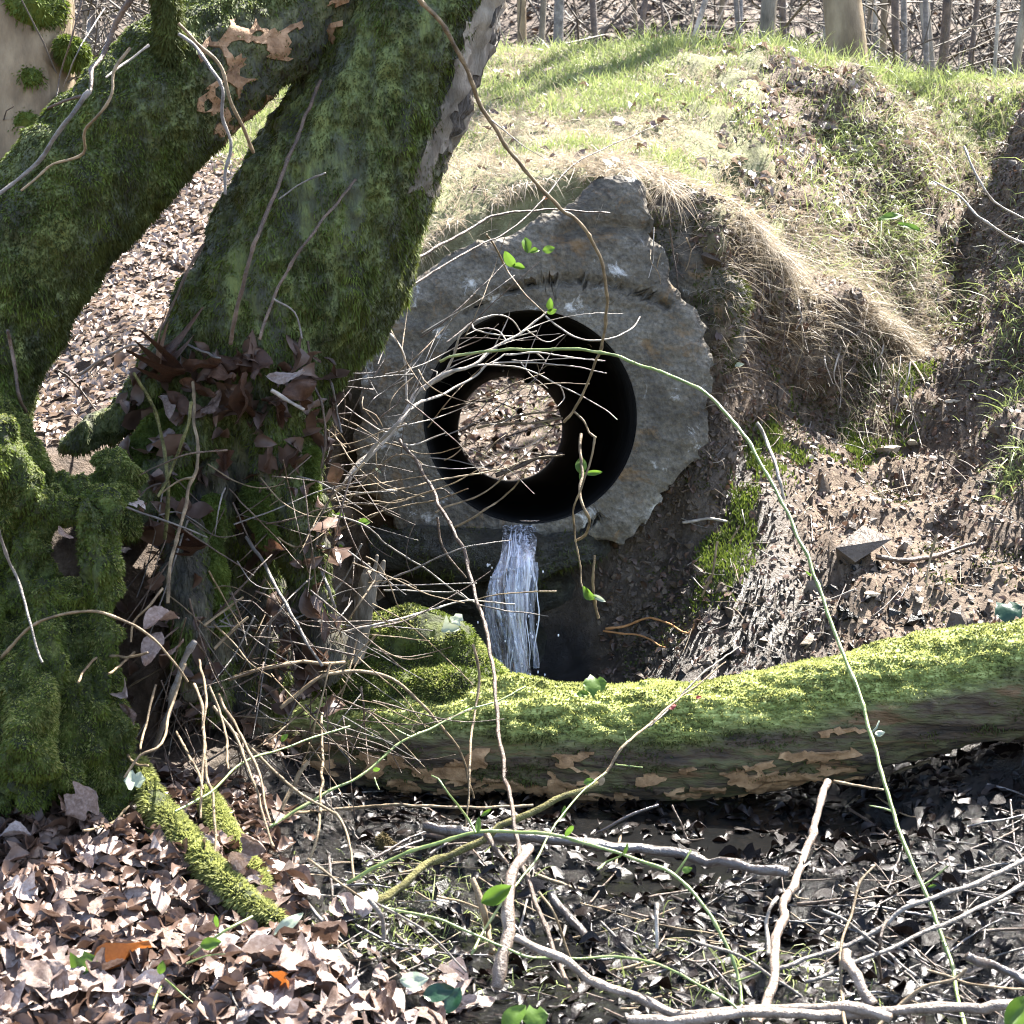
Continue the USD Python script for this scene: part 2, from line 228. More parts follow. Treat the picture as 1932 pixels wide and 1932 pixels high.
# ground: soil, wet mud, grass soil and litter floor, by the mesh's zone primvar (r wet and painted shade, g turf, b litter)
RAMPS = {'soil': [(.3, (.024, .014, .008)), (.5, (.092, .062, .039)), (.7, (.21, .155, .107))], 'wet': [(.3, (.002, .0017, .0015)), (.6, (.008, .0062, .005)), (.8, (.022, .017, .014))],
         'turf': [(.3, (.06, .05, .025)), (.5, (.14, .14, .06)), (.7, (.24, .25, .11))], 'lit': [(.3, (.03, .02, .013)), (.5, (.075, .052, .036)), (.7, (.16, .12, .09))]}
gN = {'t': ('texture_coordinate', {}), 'n': ('noise_texture', dict(scale=16, detail=9, roughness=.72)), 'n2': ('noise_texture', dict(scale=70, detail=5, roughness=.7)), 'a': ('attribute', dict(attribute='zone')),
      's': ('separate_color', {}), 'b': ('bump', dict(strength=1, distance=.02)), 'p': ('principled_bsdf', dict(specular_ior_level=.5)), 'rr': ('map_range', dict(to_min=.85, to_max=.2)), 'sr': ('map_range', dict(to_min=.35, to_max=.5))}
gL = [('t.object', 'n.vector'), ('t.object', 'n2.vector'), ('a.color', 's.color'), ('n2.fac', 'b.height'), ('b.normal', 'p.normal'), ('s.r', 'rr.value'), ('rr.result', 'p.roughness'), ('s.r', 'sr.value'), ('sr.result', 'p.specular_ior_level')]
prev = None
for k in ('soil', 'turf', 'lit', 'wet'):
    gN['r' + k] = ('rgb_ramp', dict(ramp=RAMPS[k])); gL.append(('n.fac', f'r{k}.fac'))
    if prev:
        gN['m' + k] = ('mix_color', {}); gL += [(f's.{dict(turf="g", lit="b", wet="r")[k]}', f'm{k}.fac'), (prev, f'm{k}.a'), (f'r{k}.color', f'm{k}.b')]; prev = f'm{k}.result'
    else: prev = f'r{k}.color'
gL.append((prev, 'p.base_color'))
M['ground'] = usdkit.material(stage, LK + 'ground', gN, gL, surface='p.BSDF')

# ------------------------------------------------------------------ ground
def W(pts): return np.array([at(*p) for p in pts])
low = np.vstack([W([(1600, 1000, 5.15), (1700, 850, 5.65), (1750, 700, 6.2), (1830, 550, 6.6), (1800, 400, 7.0), (1780, 300, 7.3), (1400, 1100, 4.85), (1500, 1230, 4.6), (1900, 1100, 4.7),
                    (1900, 800, 5.35), (1925, 560, 5.8), (1925, 330, 6.5), (1500, 850, 5.5), (1300, 1250, 4.75), (1700, 1250, 4.45), (1400, 900, 5.25), (1450, 745, 5.75), (1600, 725, 6.0), (1385, 690, 5.7), (1690, 690, 6.2), (1550, 800, 5.75), (1300, 1100, 5.0),
                    (0, 1932, 2.75), (300, 1932, 2.75), (600, 1932, 2.8), (0, 1560, 3.35), (300, 1560, 3.4), (560, 1650, 3.4), (-400, 1700, 3), (700, 1800, 3.1),
                    (900, 1932, 2.95), (1400, 1932, 2.95), (1932, 1900, 2.95), (1932, 1500, 3.85), (1000, 1600, 3.75), (1400, 1600, 3.8), (800, 1500, 4.15), (1200, 1500, 4.2), (1600, 1450, 4.2), (2200, 1600, 3.4)]),
                 [[-.3, 4.8, -.74], [0, 4.9, -.74], [.3, 4.9, -.72], [-.6, 4.3, -.72], [-1, 3.8, -.66], [-1.6, 3.4, -.6], [2.4, 4.5, .2], [2.5, 5.5, .9], [2.2, 3.5, -.6], [-2, 2, -.9], [0, 1, -1.15], [2, 1.5, -1.0], [0, -2, -1.2], [-4, -2, -.8], [4, -2, -.8],
                  [-.5, 6, -.5], [.5, 6, -.3], [-1.5, 5, -.3], [-3, 4, -.4], [4, 5, 1.2], [4, 3, 0]]])
up = np.vstack([W([(900, 110, 7.6), (1300, 98, 7.8), (1600, 122, 8), (1932, 180, 7.5), (870, 300, 5.9), (1000, 200, 6.6), (1130, 338, 5.15), (1200, 340, 5.15), (1300, 372, 5.35), (1450, 480, 5.75), (1600, 590, 6.05), (1700, 660, 6.3),
                   (1500, 300, 6.3), (1700, 230, 7), (1400, 380, 6.0), (1600, 450, 6.4), (150, 650, 4.8), (250, 480, 5.5), (330, 300, 6.4), (60, 740, 4.5), (830, 440, 5.2), (740, 560, 5.1), (600, 480, 5.3), (-400, 720, 4.6), (-300, 300, 6.5),
                   (1830, 550, 6.6), (1800, 390, 7.0), (1925, 330, 6.5), (1925, 560, 5.8), (1780, 300, 7.3), (1900, 800, 5.35), (450, 650, 4.6), (1130, 220, 6.3), (1300, 180, 6.8)]),
                [[-3, 4, .0], [-3, 6, 1.0], [-3, 7.6, 1.65], [3, 7.5, 1.6], [3, 6, 1.3], [-1, 4.2, .02], [-1.5, 3.8, 0], [0, 8.4, 1.72], [-2, 8.4, 1.7], [2, 8.4, 1.66], [4, 5, 1.2], [2.5, 5.5, .9]]])
RL = RBFInterpolator(low[:, :2], low[:, 2], smoothing=.002, kernel='thin_plate_spline'); RU = RBFInterpolator(up[:, :2], up[:, 2], smoothing=.002, kernel='thin_plate_spline')
EX = np.array([-4, -3, -1.6, -1.1, -.85, -.68, -.55, -.45, 0, .5, .62, .72, .85, 1.0, 1.2, 1.4, 1.6, 1.8, 2.2, 3, 4]); EY = np.array([3.3, 3.3, 3.45, 3.75, 4.1, 4.55, 5.0, 5.12, 5.13, 5.13, 5.2, 5.42, 5.62, 5.8, 6.0, 6.25, 6.6, 6.95, 7.2, 7.3, 7.3])
def edge(x): return np.interp(x, EX, EY)
def H(x, y):
    x, y = np.asarray(x, float), np.asarray(y, float); xc = np.clip(x, -4, 4); q = np.c_[xc.ravel(), np.clip(y, -2, 8.4).ravel()]
    lo, hi = RL(q).reshape(x.shape), RU(q).reshape(x.shape)
    m = smoothstep(-.09, .09, y - edge(x) + .05 * (meshkit.fbm(np.stack([x * 5, y * 0, x * 0], -1), 3, 3) - .5))
    z = lo + (hi - lo) * m
    far = -.36 + .42 * (y - 10.4) + .25 * np.maximum(y - 15, 0) + .25 * (meshkit.fbm(np.stack([x * .5, y * .5, x * 0], -1), 3, 9) - .5) * smoothstep(11, 14, y)
    z = np.where(y > 8.4, z + (far - z) * smoothstep(8.6, 10.3, y), z)
    z = z + .1 * np.maximum(np.abs(x) - 4, 0)
    g = np.stack([x, y, x * 0], -1)
    rr = smoothstep(.55, .9, x) * smoothstep(4.4, 4.9, y) * smoothstep(7.9, 7.2, y); t5 = fbm(g, 5, 2, 12)
    return z + .05 * (fbm(g, 9, 2, 5) - .5) * smoothstep(-.3, -.7, z) + rr * (.16 * (t5 - .5)) + .10 * (fbm(g, 3.1, 3, 1) - .5) * smoothstep(0, .2, np.abs(y - 5.1) + np.maximum(np.abs(x) - .5, 0)) + .035 * (fbm(g, 15, 2, 2) - .5) * (1 - rr)
xs = np.r_[-60, -40, -28, -20, -15, -11, -8, -6, -4.8, np.arange(-4, -2.4, .12), np.arange(-2.4, 2.6, .02), np.arange(2.6, 4, .12), 4.8, 6, 8, 11, 15, 20, 28, 40, 60]
os_ = np.r_[-60, -40, -25, -15, -10, -7, -5.5, -4.8, np.arange(-4.2, -2.6, .1), np.arange(-2.6, -.2, .02), np.arange(-.2, .2, .007), np.arange(.2, 2.6, .02), np.arange(2.6, 5, .06), np.arange(5, 9, .12), np.arange(9, 24, .5), 26, 30, 36, 45, 60, 90]
X, O = np.meshgrid(xs, os_, indexing='ij')
wgt = 1 - smoothstep(.8, 8, np.abs(O)); Y = edge(X) * wgt + 4.5 * (1 - wgt) + O; Z = H(X, Y)
gx, gy = np.arange(-5, 5.01, .025), np.arange(1.2, 30, .025)
HG = RegularGridInterpolator((gx, gy), H(*np.meshgrid(gx, gy, indexing='ij')), bounds_error=False, fill_value=None)
def hz(x, y): return HG(np.stack([np.asarray(x, float), np.asarray(y, float)], -1))
def ground_d(px, py, dmin=2.2, dmax=28):
    """distance at which the sight line through a pixel meets the ground"""
    px, py = np.atleast_1d(px).astype(float), np.atleast_1d(py).astype(float); d = np.arange(dmin, dmax, .02)
    below = (HY - py)[:, None] * K * d < hz((px - 966)[:, None] * K * d, np.broadcast_to(d, (len(px), len(d))))
    return np.where(below.any(1), d[below.argmax(1)], dmax)
AX0, AX1 = at(1000, 787, 5.0), at(963, 808, 10.0)      # pipe axis
def pipe_dist(p):
    t = (p[..., 1] - 5) / 5; c = AX0 + (AX1 - AX0) * t[..., None]; return np.hypot(p[..., 0] - c[..., 0], p[..., 2] - c[..., 2])
V = np.stack([X, Y, Z], -1)
# the turf right of the pipe hangs over its own edge, and the soil under it is hollowed
sdist = Y - edge(X); over = np.exp(-((sdist - .06) / .07) ** 2) * smoothstep(.45, .65, X) * (1 - smoothstep(1.25, 1.5, X))
V[..., 1] -= over * (.16 + .16 * (fbm(V, 5, 3, 6) - .3))
nz = fbm(V, 9, 4, 7) - .5; steep = np.exp(-(sdist / .09) ** 2); V[..., 1] -= .16 * nz * steep
V[..., 0] += .12 * (fbm(V, 8, 3, 8) - .5) * steep
_i, _j = np.meshgrid(np.arange(V.shape[0] - 1), np.arange(V.shape[1] - 1), indexing='ij'); _a = np.arange(X.size).reshape(X.shape); _a, _b, _c, _d = _a[:-1, :-1].ravel(), _a[1:, :-1].ravel(), _a[1:, 1:].ravel(), _a[:-1, 1:].ravel()
Vn = vnormals(V.reshape(-1, 3), np.vstack([np.c_[_a, _b, _c], np.c_[_a, _c, _d]])).reshape(V.shape); rough_ = smoothstep(.5, .75, X) * smoothstep(2.6, 2.3, X) * smoothstep(4.2, 4.6, Y) * smoothstep(7.8, 7.4, Y)
V = V + Vn * (rough_ * (.10 * (fbm(V, 8, 2, 14) - .5) + .03 * (fbm(V, 22, 1, 15) - .5)))[..., None]
I, J = V.shape[:2]; idx = np.arange(I * J).reshape(I, J); a, b, c, d = idx[:-1, :-1].ravel(), idx[1:, :-1].ravel(), idx[1:, 1:].ravel(), idx[:-1, 1:].ravel()
gf = np.vstack([np.c_[a, b, c], np.c_[a, c, d]]); gv = V.reshape(-1, 3)
inside = (pipe_dist(gv) < .36) & (gv[:, 1] > 4.7) & (gv[:, 1] < 10.3)
gf = gf[~inside[gf].any(1)]
px_, py_ = X.ravel(), Y.ravel(); s_ = sdist.ravel(); n1 = fbm(gv, 2.3, 3, 21)
wet = smoothstep(-.62, -.74, gv[:, 2] + .15 * (n1 - .5)) * smoothstep(-.75, -.45, px_ + .25 * (py_ - 3.6)) * (1 - smoothstep(5, 5.2, py_))
wet = np.maximum(wet, smoothstep(-.25, -.6, gv[:, 2]) * (1 - smoothstep(.2, .34, np.abs(px_ - .0))) * smoothstep(4.6, 4.8, py_) * (1 - smoothstep(5.1, 5.4, py_)))
wet = np.maximum(wet, .72 * smoothstep(.92, .62, px_ + .2 * (n1 - .5)) * smoothstep(.1, .2, px_) * smoothstep(.12, -.12, gv[:, 2]) * (1 - smoothstep(.0, .12, s_)) * smoothstep(4.3, 4.5, py_))  # soil under the slab corner darkened: shade painted in along with damp
turf = smoothstep(-.02, .12, s_) * smoothstep(-.75, -.5, px_ + .6 * np.maximum(py_ - 5.6, 0)) * (1 - smoothstep(9, 9.6, py_)) * smoothstep(.62, .45, n1 * .6 + smoothstep(.75, 1.2, px_) * smoothstep(7.5, 6.8, py_) * .6)
lit = np.maximum((1 - smoothstep(-.75, -.5, px_ + .25 * (py_ - 3.6))) * (1 - turf), smoothstep(9, 10, py_)) * (1 - wet)
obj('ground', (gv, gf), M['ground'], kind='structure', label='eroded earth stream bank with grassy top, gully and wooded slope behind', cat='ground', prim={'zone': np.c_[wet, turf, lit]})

# ------------------------------------------------------------------ culvert: broken concrete headwall, pipe, wet ledge
from shapely.geometry import Polygon, LineString, Point
import shapely
cul = thing('culvert', 'broken grey concrete headwall with a round pipe mouth pouring water', 'culvert', (AX0[0], 5.0, -.25))
outline = [(1085, 372), (1130, 336), (1180, 332), (1222, 350), (1232, 400), (1218, 440), (1252, 480), (1283, 560), (1318, 596), (1344, 655), (1340, 738), (1333, 830), (1308, 882), (1268, 908), (1218, 985), (1165, 1030), (1112, 1012), (1050, 1022), (960, 1030),
           (840, 1022), (750, 1000), (680, 920), (672, 800), (690, 700), (735, 600), (790, 520), (870, 470), (960, 440), (1040, 395)]
D0 = 4.96
oxz = np.array([at(x, y, D0)[[0, 2]] for x, y in outline])
ol = Polygon(oxz); ring = np.array(ol.exterior.segmentize(.012).coords)[:-1]; pr = np.c_[ring, ring[:, :1] * 0]
ring = ring + .02 * np.c_[fbm(pr, 18, 4, 31) - .5, fbm(pr, 18, 4, 32) - .5] * 2 + .022 * np.c_[fbm(pr, 50, 3, 37) - .5, fbm(pr, 50, 3, 38) - .5]
cs = m3.CrossSection([ring if Polygon(ring).exterior.is_ccw else ring[::-1]])
c0 = at(1000, 787, D0)[[0, 2]]; hole = m3.CrossSection.circle(.301, 96).translate([float(c0[0]), float(c0[1])])
sl = (cs - hole).extrude(.26).refine_to_length(.016).to_mesh(); sv = np.array(sl.vert_properties[:, :3]); sv = np.c_[sv[:, 0], D0 + sv[:, 2], sv[:, 1]]; sf = np.array(sl.tri_verts)[:, ::-1]
rad = np.hypot(sv[:, 0] - c0[0], sv[:, 2] - c0[1])
crack = LineString([at(x, y, D0)[[0, 2]] for x, y in [(880, 590), (930, 560), (1000, 535), (1070, 528), (1150, 535), (1210, 552), (1262, 578)]])
crack2 = LineString([at(x, y, D0)[[0, 2]] for x, y in [(1165, 945), (1120, 985), (1085, 1010)]]); crack3 = LineString([at(x, y, D0)[[0, 2]] for x, y in [(1215, 432), (1150, 425), (1100, 428), (1060, 440)]])
pts = shapely.points(sv[:, [0, 2]]); front = smoothstep(D0 + .2, D0, sv[:, 1])
dc = np.minimum(shapely.distance(pts, crack), shapely.distance(pts, crack2) * 1.2); dc3 = shapely.distance(pts, crack3); de = shapely.distance(pts, ol.exterior)
upper = shapely.distance(pts, crack) * np.where(sv[:, 2] > at(0, 560, D0)[2] - .3 * np.abs(sv[:, 0] - c0[0]) ** 2, 1, -1)
sv = sv.copy(); keepring = smoothstep(.30, .345, rad)
sv[:, 1] += front * (.024 * np.exp(-(dc / .007) ** 2) + .02 * np.exp(-(dc3 / .02) ** 2) + .03 * (fbm(sv, 4, 3, 33) - .5) * keepring + .018 * (fbm(sv, 26, 4, 34) - .5) * keepring + .05 * np.exp(-de / .03) * fbm(sv, 14, 3, 35) - .005 * smoothstep(0, .01, upper))
n_ = .05 * (fbm(sv, 9, 4, 36) - .5) * np.exp(-de / .02) * (1 - front * .3)
sv[:, 0] += n_; sv[:, 2] += n_
obj('headwall', (sv, sf), M['concrete'], cul, smooth=50)
def ringtube(r0, r1, y0, y1, ny, seg=96):
    th = np.linspace(0, 2 * np.pi, seg, endpoint=False); prof = [(r0, y) for y in np.linspace(y0, y1, ny)] + [(r1, y) for y in np.linspace(y1, y0, ny)]; n = len(prof); v = []
    for r, y in prof:
        c = AX0 + (AX1 - AX0) * (y - 5) / 5; v.append(np.c_[c[0] + r * np.cos(th), np.full(seg, y), c[2] + r * np.sin(th)])
    v = np.vstack(v); i, j = np.meshgrid(np.arange(n), np.arange(seg), indexing='ij'); i2, j2 = (i + 1) % n, (j + 1) % seg
    q = np.stack([i * seg + j, i2 * seg + j, i2 * seg + j2, i * seg + j2], -1).reshape(-1, 4); return v, np.vstack([q[:, [0, 1, 2]], q[:, [0, 2, 3]]])
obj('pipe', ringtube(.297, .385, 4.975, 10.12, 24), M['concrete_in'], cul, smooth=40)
led = body([[(at(735, 1035, 5.0), .06), (at(860, 1045, 4.93), .075), (at(960, 1052, 4.9), .07), (at(1060, 1040, 4.95), .055), (at(1125, 1030, 5.02), .045)], [(at(780, 1090, 5.1), .1), (at(950, 1110, 5.08), .11), (at(1030, 1100, 5.12), .08)],
            [(at(760, 1200, 5.14), .14), (at(930, 1220, 5.14), .15), (at(1010, 1220, 5.18), .10)]], .016, 5)
led = displaced(led, lambda v, n: .05 * (fbm(v, 16, 4, 41) - .5) + .012 * (fbm(v, 60, 2, 42) - .5))
obj('ledge', led, M['wet_ledge'], cul)
obj('ledge_moss', fuzz(led, 9000, .014, .004, 43, lambda p, n: (fbm(p, 11, 3, 44) > .5) * (p[:, 2] > -.42) * (np.abs(p[:, 0] - .0) > .07)), M['moss_dark'], cul, smooth=False, kind='stuff')
hau = body([[(at(1240, 470, 5.22), .1), (at(1300, 520, 5.2), .13), (at(1345, 580, 5.2), .11), (at(1350, 640, 5.22), .08)], [(at(1270, 430, 5.25), .12), (at(1330, 480, 5.27), .11)]], .016, 4)
hau = displaced(hau, lambda v, n: .07 * (fbm(v, 11, 4, 45) - .5) + .025 * (fbm(v, 40, 3, 46) - .5))
obj('rough_haunch', hau, M['concrete'], cul, label='rough mossy rubble concrete behind the headwall edge')
obj('haunch_moss', fuzz(hau, 9000, .016, .004, 47, lambda p, n: (fbm(p, 7, 3, 48) > .46)), M['moss_dark'], cul, smooth=False, kind='stuff')

# water in the pipe and the fall
M['foam'] = usdkit.material(stage, LK + 'white_water', {'p': ('principled_bsdf', dict(base_color=(.85, .86, .9), roughness=.12, specular_ior_level=.8)), 'tl': ('translucent_bsdf', dict(color=(.85, .88, .95))), 'x': ('mix_closure', dict(fac=.5))}, [('p.BSDF', 'x.closure1'), ('tl.BSDF', 'x.closure2')], surface='x.closure')
def stone_drop(c, r): m = trimesh.creation.icosphere(1, r); return np.array(m.vertices) * [1, 1, 1.8] + c, np.array(m.faces)
def strip(rows):
    """rows of (centre, half width, sag): a sheet"""
    g = np.linspace(-1, 1, 15); v = np.vstack([np.c_[c[0] + w * g * (.7 + .6 * fbm(np.c_[g * 0 + c[2] * 9 + 3 * np.sign(g), g * 0, g * 0], 1.0, 3, 52)) + .012 * math.sin(c[2] * 17), c[1] - s * (1 - g**2) + .008 * np.sin(g * 9 + c[2] * 30), c[2] + 0 * g] for c, w, s in rows]); n = len(rows); i, j = np.meshgrid(np.arange(n - 1), np.arange(14), indexing='ij')
    q = np.stack([i * 15 + j, i * 15 + j + 1, (i + 1) * 15 + j + 1, (i + 1) * 15 + j], -1).reshape(-1, 4); return v, np.vstack([q[:, [0, 1, 2]], q[:, [0, 2, 3]]])
fall = []
lay = [[(980, 980, 5.3, 30, .0), (975, 982, 5.06, 44, .01), (972, 990, 4.98, 40, .015), (968, 1010, 4.87, 36, .02), (968, 1040, 4.80, 38, .02), (966, 1075, 4.775, 46, .025), (965, 1120, 4.76, 48, .03), (968, 1180, 4.75, 42, .03), (970, 1240, 4.745, 36, .03), (970, 1330, 4.74, 36, .03), (970, 1390, 4.74, 38, .02)],
       [(978, 988, 4.98, 30, .01), (978, 1040, 4.79, 28, .03), (980, 1100, 4.745, 28, .03), (982, 1180, 4.735, 24, .03), (980, 1260, 4.725, 20, .03), (978, 1380, 4.72, 20, .03)],
       [(948, 1045, 4.82, 10, .01), (936, 1090, 4.79, 13, .02), (930, 1150, 4.78, 12, .02), (936, 1250, 4.77, 11, .02), (942, 1370, 4.77, 11, .02)],
       [(1000, 1060, 4.81, 10, .01), (1008, 1090, 4.79, 10, .01), (1010, 1160, 4.78, 8, .01), (1006, 1260, 4.77, 8, .01)]]
for L in lay:
    a = spline([np.r_[at(x, y, d), .8 * w * K * d, s] for x, y, d, w, s in L], .02); fall.append(strip([(r[:3], r[3], r[4]) for r in a]))
wf = thing('waterfall', 'white streaked stream of water falling from the pipe mouth', 'waterfall', at(970, 1380, 4.74)); wf.SetCustomDataByKey('kind', 'structure'); obj('sheet', join(fall), M['fall'], wf)
gw = np.random.default_rng(57); strands = []
for k in range(22):
    L = lay[0] if k < 14 else lay[1 + k % 3]; u = gw.uniform(-1, 1) * (.9 if k % 3 else 1); y0, y1 = sorted(gw.uniform(985, 1330, 2)); y1 = max(y1, y0 + 60); y0 = 1000 if k % 2 else y0
    a = np.array([np.r_[at(x + u * w * (.72 if yy < 1200 else .85), yy, dd), 0] for x, yy, dd, w, _ in L])[:, :3]; a = spline(a, .012); a[:, 0] += .005 * np.sin(a[:, 2] * 30 + 2 * k) + .01 * (fbm(a, 14, 2, k) - .5); a[:, 1] -= .022 * (1 - u * u) + .004
    zz = (HY - np.array([y0, y1])) * K * 4.76; m_ = (a[:, 2] < zz[0]) & (a[:, 2] > zz[1])
    if m_.sum() > 4: q_ = a[m_]; t_ = np.linspace(0, 1, len(q_)); strands.append(tube(q_, gw.uniform(.0006, .0019) * np.sin(np.pi * np.clip(t_, .03, .97)) * (1 + .4 * fbm(q_, 60, 2, k)), 5))
for k in range(90):
    yy = gw.uniform(1050, 1330); strands.append(stone_drop(at(gw.normal(968, 34), yy, gw.uniform(4.68, 4.78)), gw.uniform(.0012, .003)))
obj('strand', join(strands), M['foam'], wf)
sx, sy = np.meshgrid(np.arange(-.5, 1.9, .03), np.arange(2.4, 4.98, .03), indexing='ij'); lev = -.824 - .13 * smoothstep(4.3, 3.0, sy); sv2 = np.stack([sx, sy, lev + .006 * fbm(np.stack([sx, sy, sx * 0], -1), 14, 3, 51)], -1)
idx = np.arange(sx.size).reshape(sx.shape); a, b, c, d = idx[:-1, :-1].ravel(), idx[1:, :-1].ravel(), idx[1:, 1:].ravel(), idx[:-1, 1:].ravel()
obj('stream_water', (sv2.reshape(-1, 3), np.vstack([np.c_[a, b, c], np.c_[a, c, d]])), M['water'], kind='structure', label='shallow dark stream water lying between mud and sticks', cat='water')

# ------------------------------------------------------------------ the leaning mossy tree
def chain(pts): return [(at(x, y, d), r * K * d) for x, y, d, r in pts]
tree = thing('mossy_tree', 'large leaning moss covered tree with two thick stems left of the culvert', 'tree', at(430, 1250, 4.05))
tr = body([chain([(835, -120, 4.05, 150), (800, 0, 4.05, 150), (718, 200, 4.05, 158), (612, 400, 4.05, 184), (578, 500, 4.05, 190), (515, 600, 4.05, 182), (470, 700, 4.05, 170), (440, 800, 4.07, 145), (425, 950, 4.12, 120), (425, 1150, 4.2, 105), (430, 1330, 4.25, 110)]),
           chain([(380, 640, 4.0, 70), (300, 730, 3.98, 50), (215, 800, 3.95, 32), (130, 840, 3.9, 22)]), chain([(420, 760, 3.95, 70), (340, 830, 3.85, 45), (280, 900, 3.8, 32), (250, 990, 3.75, 30)]),
           chain([(520, 800, 3.95, 80), (560, 950, 3.95, 60), (590, 1100, 3.98, 40), (610, 1250, 4.0, 30)]), chain([(400, 900, 3.92, 45), (395, 1050, 3.88, 30), (410, 1180, 3.86, 30), (400, 1320, 3.85, 34)]),
           chain([(350, 1000, 3.8, 40), (350, 1100, 3.76, 45), (360, 1200, 3.75, 40), (370, 1300, 3.75, 30)])], .016, 10)
def ridges(v, n):
    a = np.arctan2(v[:, 1] - 4.05, v[:, 0] - np.interp(v[:, 2], [-.6, .3, .6, 1.1], [-.6, -.57, -.42, -.17]))
    return .05 * (fbm(v, 4, 3, 61) - .5) + .05 * (fbm(v * [1.7, 1.7, .4], 15, 4, 62) - .5) + .035 * (fbm(v, 38, 3, 63) - .5)
tr = displaced(tr, ridges)
barebark = lambda p: smoothstep(-.055, -.03, p[:, 0] - np.interp(p[:, 2], [.5, .767, 1.01, 1.2], [-.207, -.107, -.02, .05]) + .05 * (fbm(p, 10, 3, 64) - .5)) * smoothstep(.45, .7, p[:, 2])
foot = lambda p: smoothstep(.06, -.10, p[:, 2] + .25 * (fbm(p, 6, 3, 60) - .5)) * smoothstep(.42, .52, fbm(p, 7, 3, 59))
obj('trunk', tr, M['tree_bark'], tree, prim={'zone': np.repeat(np.maximum(barebark(tr[0]), .85 * foot(tr[0]))[:, None], 3, 1)})   # right edge of the trunk stays bare
kt = lambda p, n: smoothstep(.26, .4, fbm(p * [1.5, 1.5, .6], 9, 4, 65)) * (1 - barebark(p)) * (p[:, 1] < 4.35) * (1 - .93 * foot(p))
obj('trunk_moss', fuzz(tr, 190000, .008, .0042, 66, kt, droop=.9), M['moss_dark'], tree, smooth=False, kind='stuff')
obj('trunk_moss', fuzz(tr, 90000, .012, .005, 67, lambda p, n: smoothstep(.5, .6, fbm(p * [1.5, 1.5, .5], 12, 4, 68)) * (1 - barebark(p)) * (p[:, 1] < 4.3) * (1 - .97 * foot(p)), droop=.9), M['moss'], tree, smooth=False, kind='stuff')
mt = [displaced(body([chain(c)], .012, 4), lambda v, n: .04 * (fbm(v, 14, 3, 58) - .5)) for c in [[(350, 1010, 3.78, 18), (355, 1090, 3.74, 26), (365, 1150, 3.74, 18)], [(300, 800, 3.85, 30), (270, 860, 3.82, 26)], [(590, 860, 3.9, 14), (585, 930, 3.88, 16)], [(400, 950, 3.84, 12), (408, 1060, 3.8, 16), (415, 1180, 3.8, 14)], [(480, 930, 3.88, 24), (500, 1010, 3.86, 20)], [(330, 900, 3.86, 30), (300, 980, 3.84, 24)]]]
for m_ in mt: obj('moss_clump', join([m_, fuzz(m_, 7000, .009, .0045, 57, droop=.4)]), M['moss'], tree, smooth=False)
lm = body([chain([(-150, 900, 3.7, 150), (-80, 700, 3.7, 148), (50, 480, 3.72, 148), (170, 330, 3.75, 128), (300, 190, 3.8, 128), (430, 90, 3.88, 118), (560, 10, 3.97, 112), (690, -70, 4.05, 110)])], .016, 8)
lm = displaced(lm, lambda v, n: .06 * (fbm(v, 4, 3, 71) - .5) + .03 * (fbm(v, 15, 4, 72) - .5) + .03 * (fbm(v, 38, 3, 73) - .5))
bare = lambda p: smoothstep(-.08, .02, p[:, 0] + .62) * smoothstep(.10, .0, p[:, 2] - (.82 + .62 * (p[:, 0] + .62)) + .1 * (fbm(p, 9, 3, 70) - .5))
obj('limb', lm, M['tree_bark'], tree, prim={'zone': np.repeat(.5 * bare(lm[0])[:, None], 3, 1)})
kl = lambda p, n: smoothstep(.25, .4, fbm(p, 8, 4, 74)) * (1 - .8 * bare(p)) * (p[:, 1] < 3.95)
obj('limb_moss', fuzz(lm, 160000, .008, .0045, 75, kl, droop=.7), M['moss_dark'], tree, smooth=False, kind='stuff')
obj('limb_moss', fuzz(lm, 80000, .012, .005, 76, lambda p, n: smoothstep(.45, .6, fbm(p, 10, 4, 77) + .25 * n[:, 2]) * (1 - bare(p)) * (p[:, 1] < 4.0), droop=.7), M['moss'], tree, smooth=False, kind='stuff')
br = body([chain([(322, 110, 3.7, 30), (316, 40, 3.68, 25), (305, -60, 3.66, 23)])], .012, 4); br = displaced(br, lambda v, n: .012 * (fbm(v, 30, 3, 78) - .5))
obj('branch', br, M['bark_moss'], tree); obj('branch_moss', fuzz(br, 6000, .012, .004, 79, droop=.6), M['moss_dark'], tree, smooth=False, kind='stuff')
def plates(vf, sel, lift, parent, name, mtl, minf=14, most=60):
    """pieces of the surface where sel(v, n) holds, lifted off it as separate thick flakes"""
    v, f = vf; n = vnormals(v, f); ok = sel(v, n); ff = f[ok[f].all(1)]
    if not len(ff): return
    t = trimesh.Trimesh(v, ff, process=False); groups = sorted(trimesh.graph.connected_components(t.face_adjacency, min_len=minf), key=len, reverse=True)[:most]
    for g in groups:
        fs = ff[g]; uq, inv = np.unique(fs, return_inverse=True); q = inv.reshape(-1, 3); top = v[uq] + n[uq] * lift; e = np.sort(np.vstack([q[:, [0, 1]], q[:, [1, 2]], q[:, [2, 0]]]), 1)
        dr = np.vstack([q[:, [0, 1]], q[:, [1, 2]], q[:, [2, 0]]]); _, inv2, cnt = np.unique(e, axis=0, return_inverse=True, return_counts=True); bd = dr[cnt[inv2.ravel()] == 1]; k = len(uq)
        bv = top.copy(); lo = v[uq] - n[uq] * .004
        obj(name, (np.vstack([bv, lo]), np.vstack([q, np.c_[bd[:, 1], bd[:, 0], bd[:, 0] + k], np.c_[bd[:, 1], bd[:, 0] + k, bd[:, 1] + k]])), mtl, parent, smooth=40)
